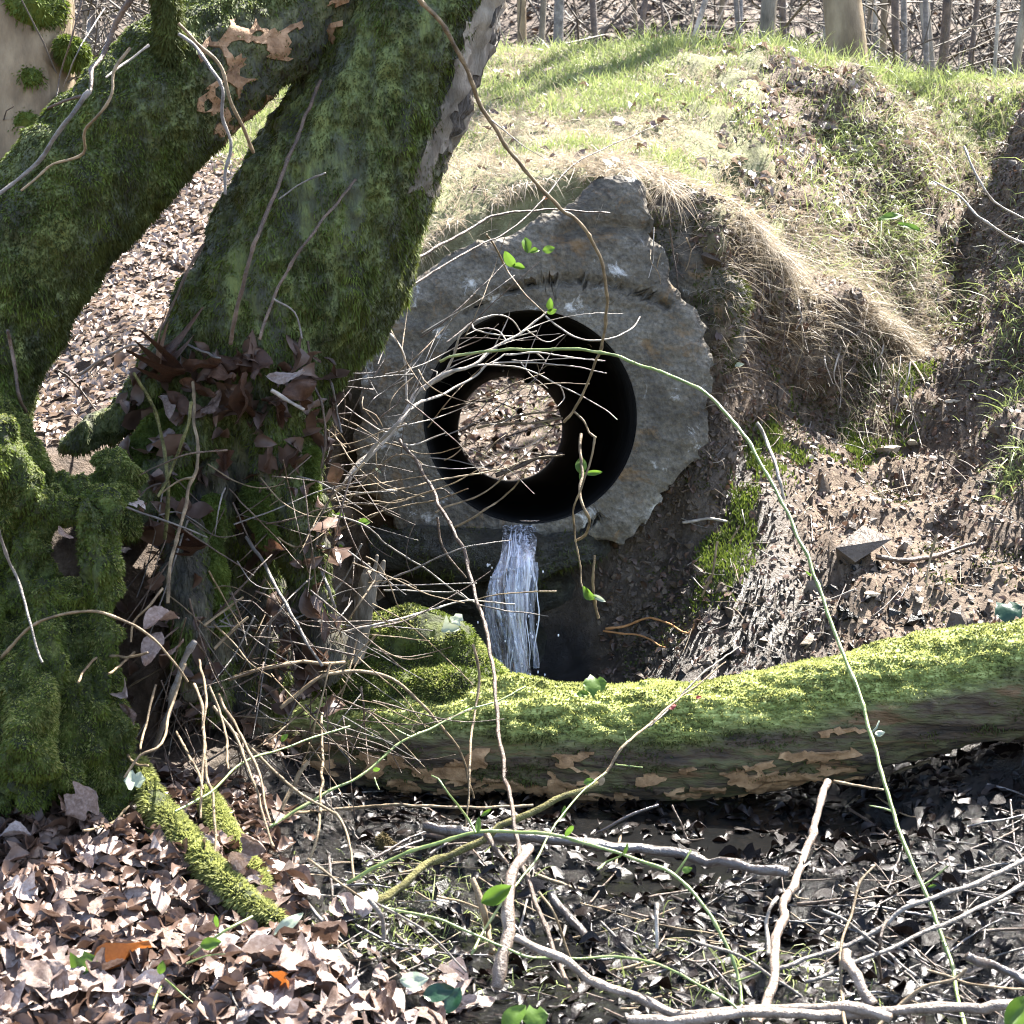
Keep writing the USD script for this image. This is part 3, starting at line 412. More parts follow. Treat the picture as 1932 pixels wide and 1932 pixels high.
plates(lm, lambda v, n: (fbm(v * [1, 1, 1.3], 24, 4, 80) > .505) & (bare(v) > .3) & (v[:, 1] < 4.0), .004, tree, 'bark_flake', M['flake_dark'], 10, 40)
plates(tr, lambda v, n: (fbm(v * [1, 1, .4], 16, 3, 82) > .40) & (barebark(v) > .3) & (v[:, 1] < 4.25) & (v[:, 2] > .3), .0025, tree, 'bark_strip', M['bark_grey'], 20, 24)

# pale trunk with moss cushions, top left
pt = thing('pale_tree', 'pale beige trunk with round green moss cushions behind the mossy limb', 'tree', at(60, 640, 6.4))
pv = body([chain([(30, -250, 6.4, 100), (38, 0, 6.4, 100), (40, 200, 6.4, 104), (50, 430, 6.4, 112), (60, 650, 6.4, 140)])], .03, 6); pv = displaced(pv, lambda v, n: .03 * (fbm(v, 6, 3, 85) - .5)); obj('trunk', pv, M['bark_tan'], pt)
for cx, cy, r in [(55, 10, 62), (52, 150, 40), (45, 240, 48), (128, 90, 30), (125, 200, 28), (40, 330, 45)]:
    c = at(cx, cy, 6.27); cv = displaced(body([[(c - [0, .0, 0], r * K * 6.27 * .8), (c + [.005, .05, -.01], r * K * 6.27)]], .02, 3), lambda v, n: .03 * (fbm(v, 14, 3, 86) - .5)); obj('moss_cushion', join([cv, fuzz(cv, 2500, .02, .007, 87)]), M['moss'], pt, smooth=False)

# ------------------------------------------------------------------ fallen mossy log
log = thing('fallen_log', 'thick fallen log with bright green moss on top lying across the stream', 'log', at(1250, 1500, 4.15))
lg = body([chain([(560, 1410, 4.25, 70), (620, 1402, 4.25, 92), (800, 1388, 4.22, 112), (1000, 1396, 4.18, 114), (1200, 1402, 4.15, 114), (1400, 1390, 4.12, 112), (1600, 1345, 4.1, 112), (1800, 1295, 4.08, 112), (2000, 1262, 4.05, 112), (2200, 1235, 4.0, 112)])], .010, 8)
lg = displaced(lg, lambda v, n: .04 * (fbm(v, 5, 3, 91) - .5) + .03 * (fbm(v * [.35, 1, 1.5], 20, 4, 92) - .5) + .022 * (fbm(v, 42, 3, 93) - .5))
lz = lambda p: p[:, 2] - np.interp(p[:, 0], [-.5, .04, .3, .53, .78, 1.02, 1.3], [-.69, -.71, -.71, -.69, -.63, -.57, -.52])
mossw = lambda p: smoothstep(-.01, .06, lz(p) + .09 * (fbm(p, 8, 4, 94) - .5))
obj('bark', lg, M['log_bark'], log, prim={'zone': np.repeat(mossw(lg[0])[:, None], 3, 1)})
kg = lambda p, n: smoothstep(.0, .07, lz(p) + .10 * (fbm(p, 8, 4, 94) - .5)) * (p[:, 0] > -.42)
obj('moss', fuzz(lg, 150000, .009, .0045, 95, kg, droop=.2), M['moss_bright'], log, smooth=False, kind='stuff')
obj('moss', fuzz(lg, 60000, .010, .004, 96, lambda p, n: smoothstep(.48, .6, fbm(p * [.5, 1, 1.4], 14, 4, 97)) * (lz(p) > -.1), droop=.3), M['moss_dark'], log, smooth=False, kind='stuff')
plates(lg, lambda v, n: (fbm(v * [.6, 1, 1.3], 26, 3, 98) > .475 + .55 * np.maximum(lz(v) + .06, 0) * 4) & (lz(v) < .0) & (n[:, 1] < .3) & (v[:, 0] < .85), .006, log, 'bark_flake', M['flake'], 10, 110)
# mossy hump at its left end
hp = body([chain([(640, 1290, 4.3, 60), (700, 1235, 4.32, 72), (770, 1215, 4.32, 75), (840, 1240, 4.3, 72), (900, 1290, 4.27, 55)]), chain([(700, 1330, 4.25, 80), (850, 1330, 4.22, 80)])], .014, 6)
hp = displaced(hp, lambda v, n: .06 * (fbm(v, 7, 4, 101) - .5) + .02 * (fbm(v, 30, 3, 102) - .5)); obj('hump', hp, M['moss_base'], log)
obj('hump_moss', fuzz(hp, 36000, .010, .0045, 103, lambda p, n: smoothstep(.34, .46, fbm(p, 9, 3, 104)), droop=.3), M['moss'], log, smooth=False, kind='stuff')
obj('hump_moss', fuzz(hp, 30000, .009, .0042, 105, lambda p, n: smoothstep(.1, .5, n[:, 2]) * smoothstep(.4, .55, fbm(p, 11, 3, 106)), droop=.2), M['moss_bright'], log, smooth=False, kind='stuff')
st = body([chain([(665, 1230, 4.22, 27), (688, 1150, 4.2, 19), (700, 1090, 4.19, 17)])] + [chain([(700 + dx, 1095, 4.19 + dy, 8), (708 + dx * 1.3, 1058 + dz, 4.185 + dy, 3)]) for dx, dy, dz in [(-10, 0, 8), (2, -.02, -8), (12, .01, 2), (0, .02, 14)]], .008, 2); st = displaced(st, lambda v, n: .018 * (fbm(v * [1, 1, .35], 45, 3, 107) - .5)); obj('broken_stub', st, M['bark_grey'], log, label='short grey broken branch stub')

# ------------------------------------------------------------------ mossy stump and roots, left
stp = thing('mossy_stump', 'tall stump draped in hanging bright green moss at the left edge', 'stump', at(60, 1560, 3.4))
sm = body([chain([(-60, 900, 3.45, 140), (-60, 1200, 3.45, 170), (-40, 1500, 3.45, 190)]), chain([(0, 850, 3.4, 70), (20, 960, 3.38, 70), (10, 1100, 3.38, 50)]), chain([(120, 940, 3.45, 45), (170, 960, 3.4, 38), (180, 1060, 3.36, 38), (175, 1180, 3.36, 42), (170, 1300, 3.36, 50), (150, 1420, 3.36, 75), (160, 1500, 3.38, 70)]),
           chain([(90, 1150, 3.36, 60), (90, 1300, 3.32, 75), (80, 1430, 3.3, 85)]), chain([(20, 1260, 3.33, 50), (20, 1400, 3.3, 60)]), chain([(215, 870, 3.6, 26), (222, 920, 3.58, 24), (225, 980, 3.55, 20)])], .014, 6)
sm = displaced(sm, lambda v, n: (.24 * (fbm(v * [1.5, 1.5, .6], 9, 4, 111) - .5)) + .08 * (fbm(v * [1.2, 1.2, .8], 30, 3, 112) - .5)); obj('core', sm, M['moss_base'], stp)
obj('hanging_moss', fuzz(sm, 230000, .0075, .0045, 113, lambda p, n: smoothstep(.2, .34, fbm(p * [1.5, 1.5, .7], 11, 4, 119)) * (p[:, 0] > -1.25), droop=.4), M['moss'], stp, smooth=False, kind='stuff')
obj('hanging_moss', fuzz(sm, 170000, .008, .0045, 115, lambda p, n: smoothstep(.44, .58, fbm(p * [1.5, 1.5, .7], 11, 4, 119) + .14 * n[:, 2]) * (p[:, 0] > -1.25), droop=.4), M['moss_bright'], stp, smooth=False, kind='stuff')
for nm, lab, ch, sd_ in [('mossy_root', 'long moss covered root sloping down over the brown leaf litter', [(255, 1455, 3.42, 22), (300, 1530, 3.32, 26), (350, 1590, 3.24, 27), (400, 1640, 3.17, 24), (450, 1690, 3.1, 20), (520, 1735, 3.04, 15)], 121),
                         ('mossy_root', 'shorter moss covered root right of the long one above the leaf litter', [(390, 1500, 3.5, 16), (420, 1560, 3.38, 15), (455, 1610, 3.28, 15), (490, 1660, 3.2, 14), (500, 1690, 3.15, 10)], 125)]:
    r_ = thing(nm, lab, 'root', at(*ch[2][:3])); rv = displaced(body([chain(ch)], .01, 4), lambda v, n: .02 * (fbm(v, 18, 3, sd_) - .5)); obj('root_wood', rv, M['moss_base'], r_)
    obj('root_moss', fuzz(rv, 14000, .013, .0042, sd_ + 1, lambda p, n: smoothstep(.3, .45, fbm(p, 12, 3, sd_ + 2)), droop=.3), M['moss_bright'], r_, smooth=False, kind='stuff')

# ------------------------------------------------------------------ leaves, grass, stones
def leafmesh(kind, seed, nu=7, nv=5, curl=1.0):
    """dead leaf, 1 long, lying along +x, cupped and curled"""
    g = np.random.default_rng(seed); u = np.linspace(0, 1, nu)[:, None]; w = np.linspace(-1, 1, nv)[None]
    if kind == 'oval': half = .30 * np.sin(np.pi * u**.85) ** .8
    elif kind == 'long': half = .17 * np.sin(np.pi * u**.9) ** .7
    else: half = .42 * np.sin(np.pi * u**.7) ** .6 * (1 + .35 * np.cos(u * 15 + g.random() * 3))
    half = half + .012; x = u + 0 * w; y = half * w; k = g.uniform(-.5, 1.3) * curl; t = g.uniform(-1, 1) * curl
    z = (.012 * np.cos(2 * np.pi * 7 * (u - .22 * np.abs(w))) if nu > 10 else 0) + k * .5 * (w * half) ** 2 / .1 + g.uniform(-.7, .7) * curl * (u - .5) ** 2 + t * .5 * (u - .4) * y + .05 * curl * np.sin(u * 9 + w * 2 + seed) - .03 * (w == 0)
    y = y * (1 - .25 * abs(k)); v = np.stack([x - .5, y, z - z.min()], -1).reshape(-1, 3)
    i, j = np.meshgrid(np.arange(nu - 1), np.arange(nv - 1), indexing='ij'); q = np.stack([i * nv + j, (i + 1) * nv + j, (i + 1) * nv + j + 1, i * nv + j + 1], -1).reshape(-1, 4)
    return v, np.vstack([q[:, [0, 1, 2]], q[:, [0, 2, 3]]])
def frames(n, g, tilt, normals=None):
    """random rotations: yaw all round, tilt about a random axis, then onto the normals"""
    a, b, c = g.uniform(0, 2 * np.pi, n), g.normal(0, tilt, n), g.normal(0, tilt, n)
    ca, sa, cb, sb, cc, sc_ = np.cos(a), np.sin(a), np.cos(b), np.sin(b), np.cos(c), np.sin(c); z, o = np.zeros(n), np.ones(n)
    Rz = np.stack([ca, -sa, z, sa, ca, z, z, z, o], -1).reshape(n, 3, 3); Ry = np.stack([cb, z, sb, z, o, z, -sb, z, cb], -1).reshape(n, 3, 3); Rx = np.stack([o, z, z, z, cc, -sc_, z, sc_, cc], -1).reshape(n, 3, 3)
    R = Rz @ Ry @ Rx
    if normals is not None:
        u = nrm(np.cross([0, 1., 0], normals)); w = np.cross(normals, u); R = np.stack([u, w, normals], -1) @ R
    return R
def hnormal(p, e=.06):
    dx = (hz(p[:, 0] + e, p[:, 1]) - hz(p[:, 0] - e, p[:, 1])) / (2 * e); dy = (hz(p[:, 0], p[:, 1] + e) - hz(p[:, 0], p[:, 1] - e)) / (2 * e)
    n = nrm(np.c_[-dx, -dy, np.ones(len(p))]); n[:, 2] = np.maximum(n[:, 2], .45); return nrm(n)
def scatter(protos, p, R, s, pick):
    vs, fs, n = [], [], 0
    for k, (v, f) in enumerate(protos):
        m = pick == k
        if m.any():
            q = (np.einsum('nij,vj->nvi', R[m], v) * s[m][:, None, None] + p[m][:, None]); c = len(v); vs.append(q.reshape(-1, 3)); fs.append((f[None] + (np.arange(m.sum()) * c)[:, None, None]).reshape(-1, 3) + n); n += m.sum() * c
    return np.vstack(vs), np.vstack(fs)
def onground(px, py, lift=0.0):
    d = ground_d(px, py); p = np.array([at(a, b, c) for a, b, c in zip(np.atleast_1d(px), np.atleast_1d(py), d)]); p[:, 2] = hz(p[:, 0], p[:, 1]) + lift; return p
def inpoly(n, poly, g):
    P = Polygon(poly); x0, y0, x1, y1 = P.bounds; out = np.zeros((0, 2))
    while len(out) < n:
        q = g.uniform([x0, y0], [x1, y1], (n * 2, 2)); out = np.vstack([out, q[shapely.contains_xy(P, q[:, 0], q[:, 1])]])
    return out[:n]
cheap = [leafmesh(k, 200 + i, 6, 3, .8) for i, k in enumerate(['oval', 'long', 'oval', 'oval', 'long', 'lobed'])]
fine = [leafmesh(k, 300 + i) for i, k in enumerate(['oval', 'long', 'oval', 'lobed', 'oval', 'long', 'oval', 'oval'])]
def leaf_stuff(name, label, mtl, p, size, tilt, seed, protos=cheap):
    g = np.random.default_rng(seed); n = len(p); s = size * g.uniform(.55, 1.3, n)
    obj(name, scatter(protos, p, frames(n, g, tilt, hnormal(p)), s, g.integers(0, len(protos), n)), mtl, smooth=True, label=label, cat='leaf litter', kind='stuff')
g = np.random.default_rng(40)
# 1. near litter slope, bottom left: 230 leaves one by one, the rest as litter
FRONT = [(-30, 1545), (120, 1500), (260, 1500), (420, 1600), (520, 1660), (620, 1700), (760, 1800), (900, 1880), (900, 1990), (-30, 1990)]
def ground_area(n, x0, x1, y0, y1, fn, g):
    q = np.zeros((0, 2))
    while len(q) < n:
        c = g.uniform([x0, y0], [x1, y1], (n * 3, 2)); q = np.vstack([q, c[g.random(len(c)) < fn(c[:, 0], c[:, 1])]])
    q = q[:n]; return np.c_[q, hz(q[:, 0], q[:, 1])]
frontmask = lambda x, y: smoothstep(-.28, -.5, x + .22 * (y - 3.1) + .1 * (fbm(np.c_[x, y, x * 0], 6, 2, 131) - .5)) * (y < 3.75)
p = ground_area(6500, -1.6, .15, 2.3, 3.8, frontmask, g); p[:, 2] += g.uniform(0, .035, len(p))
leaf_stuff('leaf_litter', 'layer of small and buried dead leaves covering the near left slope', M['litter'], p, .045, .17, 41, fine)
def proto(name, vf, mtl):
    c = stage.CreateClassPrim('/World/Looks/' + name); usdkit.mesh(stage, f'/World/Looks/{name}/blade', vf, mtl, smooth=True); return c
def place(name, protoprim, pos, R, s, label, cat, group):
    x = UsdGeom.Xform.Define(stage, numbered('/World', name)); Mx = Gf.Matrix4d(*sum([[*(R[:, i] * s), 0] for i in range(3)], []), *map(float, pos), 1)
    x.AddTransformOp().Set(Mx); x.GetPrim().GetReferences().AddInternalReference(protoprim.GetPath()); x.GetPrim().SetInstanceable(True); tag(x.GetPrim(), label, cat, group)
PB = [proto(f'dead_leaf_form_{i}', leafmesh(k, 400 + i, 15, 9, .7), M['leaf_brown']) for i, k in enumerate(['oval', 'oval', 'long', 'oval', 'lobed', 'oval', 'long', 'oval', 'lobed', 'oval'])]
PRu = [proto(f'rust_leaf_form_{i}', leafmesh(k, 440 + i, 9, 7, 1.1), M['leaf_rust']) for i, k in enumerate(['long', 'oval'])]
q = inpoly(215, FRONT, g); q[:, 1] = np.where(g.random(len(q)) < .3, np.minimum(q[:, 1] + 90, 1945), q[:, 1]); pp = onground(q[:, 0], q[:, 1]); R = frames(len(pp), g, .2, hnormal(pp))
for i in range(len(pp)): place('dead_leaf', PB[g.integers(0, 10)], pp[i] + [0, 0, .018 + .02 * g.random()], R[i], g.uniform(.04, .078), 'curled brown dead leaf in the litter on the near left slope', 'dead leaf', 'brown dead leaves on the near left slope')
for x, y, sz, lab in [(225, 1870, .12, 'orange brown curled leaf at the bottom left of the leaf litter'), (525, 1905, .09, 'rust brown leaf at the bottom of the litter right of the orange one')]:
    o = onground([x], [y], .03)[0]; place('rust_leaf', PRu[0 if x < 300 else 1], o, frames(1, g, .5)[0], sz, lab, 'dead leaf', None)
# 2. large leaves caught on the tree base, and single ones hung about the stump
PD = [proto(f'dark_leaf_form_{i}', leafmesh(k, 480 + i, 15, 9, 1.5), M['leaf_umber']) for i, k in enumerate(['oval', 'lobed', 'long', 'oval'])]
TB = [(300, 690, 3.82, .13), (335, 715, 3.8, .12), (392, 700, 3.8, .15), (420, 725, 3.78, .14), (470, 745, 3.76, .17), (500, 700, 3.8, .13), (545, 715, 3.8, .13), (560, 740, 3.8, .12), (345, 760, 3.8, .1), (310, 770, 3.8, .09), (440, 690, 3.82, .1), (585, 770, 3.82, .1), (400, 770, 3.8, .12), (450, 780, 3.8, .1),
      (520, 775, 3.8, .11), (365, 740, 3.8, .12), (250, 950, 3.55, .07), (262, 965, 3.56, .07), (425, 870, 3.7, .07), (120, 1010, 3.3, .05), (305, 1180, 3.4, .12), (290, 1225, 3.38, .1), (330, 1230, 3.38, .08), (240, 1315, 3.35, .11), (250, 1350, 3.35, .09), (375, 1040, 3.7, .09), (525, 1040, 3.75, .07), (130, 1530, 3.25, .11), (150, 1515, 3.25, .1), (485, 1590, 3.2, .11), (455, 1620, 3.15, .08)]
for x, y, d, s in TB:
    Rr = frames(1, g, .5, nrm(np.array([[g.normal(0, .4), -.8, .55]])))[0]
    place('clinging_leaf', PD[g.integers(0, 4)] if d > 3.6 and g.random() < .75 else PB[g.integers(0, 10)], at(x, y, d), Rr, s * .72, 'large dead leaf caught against the mossy foot of the leaning tree' if d > 3.6 else 'brown dead leaf lodged beside the mossy stump', 'dead leaf', 'dead leaves caught at the tree foot' if d > 3.6 else 'dead leaves lodged by the mossy stump')
n = 640; q = np.c_[g.uniform(220, 640, n), g.uniform(660, 1400, n)]; q = q[(g.random(n) < np.where(q[:, 1] < 800, .8, .30))]
tv = cKDTree(tr[0][:, [0, 2]]); pts3 = []
for x, y in q:
    c = at(x, y, 3.95); k = tv.query_ball_point(c[[0, 2]], .02); pts3.append(c if not k else np.r_[c[0], tr[0][k, 1].min() - .01, c[2]])
pts3 = np.array(pts3); obj('leaf_litter', scatter(cheap, pts3, frames(len(pts3), g, .7, nrm(np.c_[g.normal(0, .5, (len(pts3), 1)), np.full((len(pts3), 1), -.7), np.full((len(pts3), 1), .7)])), g.uniform(.03, .08, len(pts3)), g.integers(0, 6, len(pts3))), M['litter'], label='small dead leaves and scraps clinging to the foot of the leaning tree', cat='leaf litter', kind='stuff')
# 3. bank behind the trees, gully, far slope
p = ground_area(12000, -2.3, -.45, 4.1, 6.6, lambda x, y: smoothstep(6.6, 5.9, y), g); p[:, 2] += g.uniform(.003, .02, len(p))
leaf_stuff('leaf_litter', 'pale sunlit leaf litter on the bank seen between the two mossy stems', M['litter_pale'], p, .032, .2, 43)
p = ground_area(2200, -1.5, 1.5, 10.0, 13.4, lambda x, y: 1 + 0 * x, g); p[:, 2] += .004; leaf_stuff('leaf_litter', 'larger brown leaves on the slope seen through the pipe', M['litter'], p, .075, .35, 50)
p = ground_area(5000, -4.5, 4, 9.6, 14.5, lambda x, y: np.where(np.abs(x) < .9, .8, .25), g); p[:, 2] += g.uniform(.0, .004, len(p))
leaf_stuff('leaf_litter', 'leaf litter on the slope beyond the bank, seen through the pipe', M['litter_pale'], p, .035, .15, 44)
gmask = lambda x, y: (y < edge(x) + .02) * (x > .25) * smoothstep(4.0, 4.4, y + .2 * (x - .6))
gc = gv[gf].mean(1); gully = (gv, gf[(gc[:, 0] > .25) & (gc[:, 0] < 2.1) & (gc[:, 1] > 4.3) & (gc[:, 1] < 7.3) & (gc[:, 1] < edge(gc[:, 0]) + .02)])
p, pn = surface_samples(gully, 3800, 45); n = len(p)
obj('leaf_litter', scatter(cheap, p + pn * g.uniform(.001, .008, (n, 1)), frames(n, g, .3, pn), .021 * g.uniform(.5, 1.4, n), g.integers(0, 6, n)), M['litter'], label='scraps of dead leaf strewn over the earth of the gully', cat='leaf litter', kind='stuff')
gh = lambda x, y: smoothstep(.6, .9, x) * (y > edge(x)) * smoothstep(7.8, 7.2, y)
p = ground_area(1800, .5, 2.6, 5.2, 7.8, gh, g); leaf_stuff('leaf_litter', 'pale dead leaf scraps on the rough earth at the head of the gully', M['litter_pale'], p, .045, .4, 48)
p = ground_area(2600, .5, 2.6, 5.2, 7.8, gh, g); n = len(p); GHP = p
PW = [proto(f'wet_leaf_form_{i}', leafmesh(k, 460 + i, 7, 5, .8), M['leaf_wet']) for i, k in enumerate(['oval', 'lobed', 'oval', 'long', 'oval', 'lobed'])]
p = ground_area(3600, -.55, 1.9, 2.6, 4.5, lambda x, y: smoothstep(-.35, -.1, x + .22 * (y - 3.1)), g); p[:, 2] = np.maximum(p[:, 2], -.835 - .13 * smoothstep(4.3, 3.0, p[:, 1])) + g.uniform(.002, .02, len(p))
leaf_stuff('leaf_litter', 'wet dark dead leaves matted over the mud of the stream bed', M['leaf_wet'], p, .036, .15, 46)
q = inpoly(70, [(1480, 1440), (1932, 1400), (1932, 1850), (1500, 1800), (1150, 1640), (1250, 1530)], g); o = onground(q[:, 0], q[:, 1], .015); R = frames(70, g, .25, hnormal(o))
for i in range(70): place('wet_leaf', PW[g.integers(0, 6)], o[i], R[i], g.uniform(.035, .065), 'wet dark dead leaf on the mud right of the sticks in the stream bed', 'dead leaf', 'wet dark leaves on the stream bed')

GH2 = None
# grass
def grassblades(p, L, w, lean, seed, droop=.35, segs=3):
    g = np.random.default_rng(seed); n = len(p); d = nrm(np.c_[g.normal(0, lean, n), g.normal(-.15, lean, n), np.ones(n)]); L = L * g.uniform(.4, 1.4, n); b = np.c_[g.normal(0, .25, (n, 2)), -droop * g.uniform(.3, 1.6, n)]
    return blades(p - [0, 0, .004], d, L, w * g.uniform(.7, 1.3, n), b, seed, segs)
grassy = lambda x, y: smoothstep(.0, .1, y - edge(x)) * smoothstep(-.8, -.55, x + .55 * np.maximum(y - 5.7, 0)) * (y < 8.9)
p = ground_area(9000, -1.2, 1.2, 10.1, 13.2, lambda x, y: 1 + 0 * x, g); obj('dry_grass', grassblades(p, .07, .004, 1.0, 150, .5), M['straw'], smooth=False, label='dry grass stems on the slope seen through the pipe', cat='grass', kind='stuff')
p = ground_area(1600, -1.2, 1.2, 10.1, 13.2, lambda x, y: fbm(np.c_[x, y, x * 0], 3, 2, 149) > .5, g); obj('grass', grassblades(p, .06, .005, .6, 148), M['grass'], smooth=False, label='green tufts on the slope seen through the pipe', cat='grass', kind='stuff')
patch = lambda x, y: fbm(np.c_[x, y, x * 0], 2.6, 3, 141)
right = lambda x, y: 1 - .82 * smoothstep(.7, 1.05, x + .35 * (fbm(np.c_[x, y, x * 0], 4, 2, 142) - .5)) * smoothstep(7.5, 6.8, y)
def gm(lo, hi): return lambda x, y: grassy(x, y) * right(x, y) * smoothstep(lo, hi, .02 + patch(x, y) + .12 * smoothstep(5.6, 6.8, y) - .06 * smoothstep(6.2, 5.3, y))
p = ground_area(70000, -2.6, 2.6, 5.0, 8.8, gm(.42, .58), g); obj('grass', grassblades(p, .06, .004, .35, 151), M['grass'], smooth=False, label='short bright green grass on the bank top above the pipe', cat='grass', kind='stuff')
p = ground_area(70000, -2.6, 2.6, 5.05, 8.8, lambda x, y: grassy(x, y) * right(x, y) * (.25 + .75 * smoothstep(.58, .42, patch(x, y))), g); obj('dry_grass', grassblades(p, .065, .003, .8, 152, .6), M['straw'], smooth=False, label='pale dry grass mixed into the bank top above the pipe', cat='grass', kind='stuff')
p = ground_area(6000, -2.6, 2.6, 7.2, 8.7, lambda x, y: smoothstep(.5, .62, fbm(np.c_[x, y, x * 0], 4, 2, 143)), g); obj('grass', grassblades(p, .14, .005, .35, 153), M['grass'], smooth=False, label='taller tufts of green grass along the crest under the trees', cat='grass', kind='stuff')
p = ground_area(380, -1.2, 2.4, 5.3, 8.6, grassy, g); p[:, 2] += .02; leaf_stuff('leaf_litter', 'scattered brown dead leaves lying in the grass of the bank top', M['litter'], p, .045, .3, 49)
rid = lambda x, y: (y > edge(x) + np.where(x < .5, .085, -.02)) * smoothstep(.48, .2, y - edge(x) + .25 * (fbm(np.c_[x, y, x * 0], 5, 2, 144) - .5)) * smoothstep(.1, .3, x) * smoothstep(1.6, 1.4, x)
p = ground_area(15000, .1, 1.6, 5.05, 6.9, rid, g); q_ = smoothstep(.45, .65, p[:, 0]) * np.exp(-((p[:, 1] - edge(p[:, 0]) - .06) / .07) ** 2); p[:, 1] -= .18 * q_; n = len(p)
obj('dry_grass', blades(p, nrm(np.c_[g.normal(.1, .7, n), g.normal(-.35, .6, n), g.uniform(.05, .8, n)]), .075 * g.uniform(.4, 1.5, n), .0028, np.c_[g.normal(0, .3, (n, 2)), -g.uniform(.3, 1.0, n)], 154, 4), M['straw'], smooth=False, label='bleached straw matted along the turf ridge running down right from the headwall', cat='grass', kind='stuff')
# dry grass hanging from the turf lip right of the pipe and above the headwall
def hanging(n, x0, x1, L, seed, y_off=(-.1, .2), out=.4):
    g = np.random.default_rng(seed); x = g.uniform(x0, x1, n * 3); x = x[g.random(n * 3) < smoothstep(.38, .6, fbm(np.c_[x, x * 0, x * 0], 11, 3, seed))][:n]; n = len(x); cl = np.round(x * 22); L = L * (.6 + .9 * meshkit.noise(np.c_[cl, cl * 0, cl * 0] + .3, 5)); y = edge(x) + g.uniform(*y_off, n); pos = np.c_[x, y, hz(x, np.maximum(y, edge(x) + .1)) - .02 * g.random(n)]
    ov = smoothstep(.45, .65, x) * (1 - smoothstep(1.25, 1.5, x)); pos[:, 1] -= .20 * ov * np.exp(-((y - edge(x) - .06) / .07) ** 2)
    d = nrm(np.c_[g.normal(.1, .7, n), g.normal(-out, .5, n), g.uniform(-.5, .6, n)]); return blades(pos, d, L * g.uniform(.35, 1.4, n), .0028, np.c_[g.normal(0, .15, n), g.normal(-.05, .12, n), -g.uniform(.5, 1.3, n)], seed, 4)
obj('dry_grass', hanging(4200, .32, 1.5, .085, 161), M['straw'], smooth=False, label='long dry grass hanging over the turf edge right of the headwall', cat='grass', kind='stuff')
obj('dry_grass', hanging(600, -.42, .3, .045, 162, (-.0, .14)), M['straw'], smooth=False, label='dry grass fringe along the top of the headwall', cat='grass', kind='stuff')
def clumps(spec, n, L, w, seed, mtl, name, label, droop=.9):
    g = np.random.default_rng(seed); ps = []
    for x, y, r in spec: o = onground([x], [y])[0]; c = o + np.c_[g.normal(0, r, (n, 2)), np.zeros(n)]; c[:, 2] = hz(c[:, 0], c[:, 1]); ps.append(c)
    obj(name, grassblades(np.vstack(ps), L, w, .6, seed, droop), mtl, smooth=False, label=label, cat='grass', kind='stuff')
clumps([(1590, 470, .1), (1660, 430, .12), (1700, 470, .1), (1740, 300, .12), (1620, 300, .1), (1560, 560, .08), (1850, 250, .15)], 700, .12, .004, 171, M['grass'], 'grass', 'drooping green grass tufts at the head of the gully')
clumps([(1600, 500, .12), (1690, 510, .12), (1720, 240, .15), (1660, 210, .12), (1800, 330, .14), (1860, 330, .2), (1640, 640, .1), (1580, 660, .1)], 700, .14, .003, 172, M['straw'], 'dry_grass', 'straw coloured grass sagging down the upper gully sides', 1.3)
clumps([(1915, 520, .1), (1922, 640, .07), (1925, 880, .05), (1900, 430, .15), (1928, 760, .05)], 240, .11, .004, 173, M['grass'], 'grass', 'green grass on the gully side at the right edge', 1.0)
clumps([(700, 1760, .06), (900, 1720, .08), (820, 1830, .1), (1010, 1860, .06), (760, 1680, .06), (1000, 1900, .06), (1250, 1850, .1), (1500, 1870, .1)], 160, .07, .003, 174, M['grass'], 'grass', 'sparse thin green shoots at the near stream edge')
# moss on soil beside the headwall
p = ground_area(9000, .45, 1.5, 4.6, 6.0, lambda x, y: smoothstep(.35, .05, np.abs(y - edge(x) + .12)) * smoothstep(.48, .6, fbm(np.c_[x, y, x * 0], 5, 3, 175)), g)
d_ = nrm(np.c_[g.normal(0, .5, (len(p), 2)), np.ones(len(p))]); obj('ground_moss', blades(p, d_, .016, .006, None, 176), M['moss'], smooth=False, label='olive moss on the earth beside the headwall', cat='moss', kind='stuff')

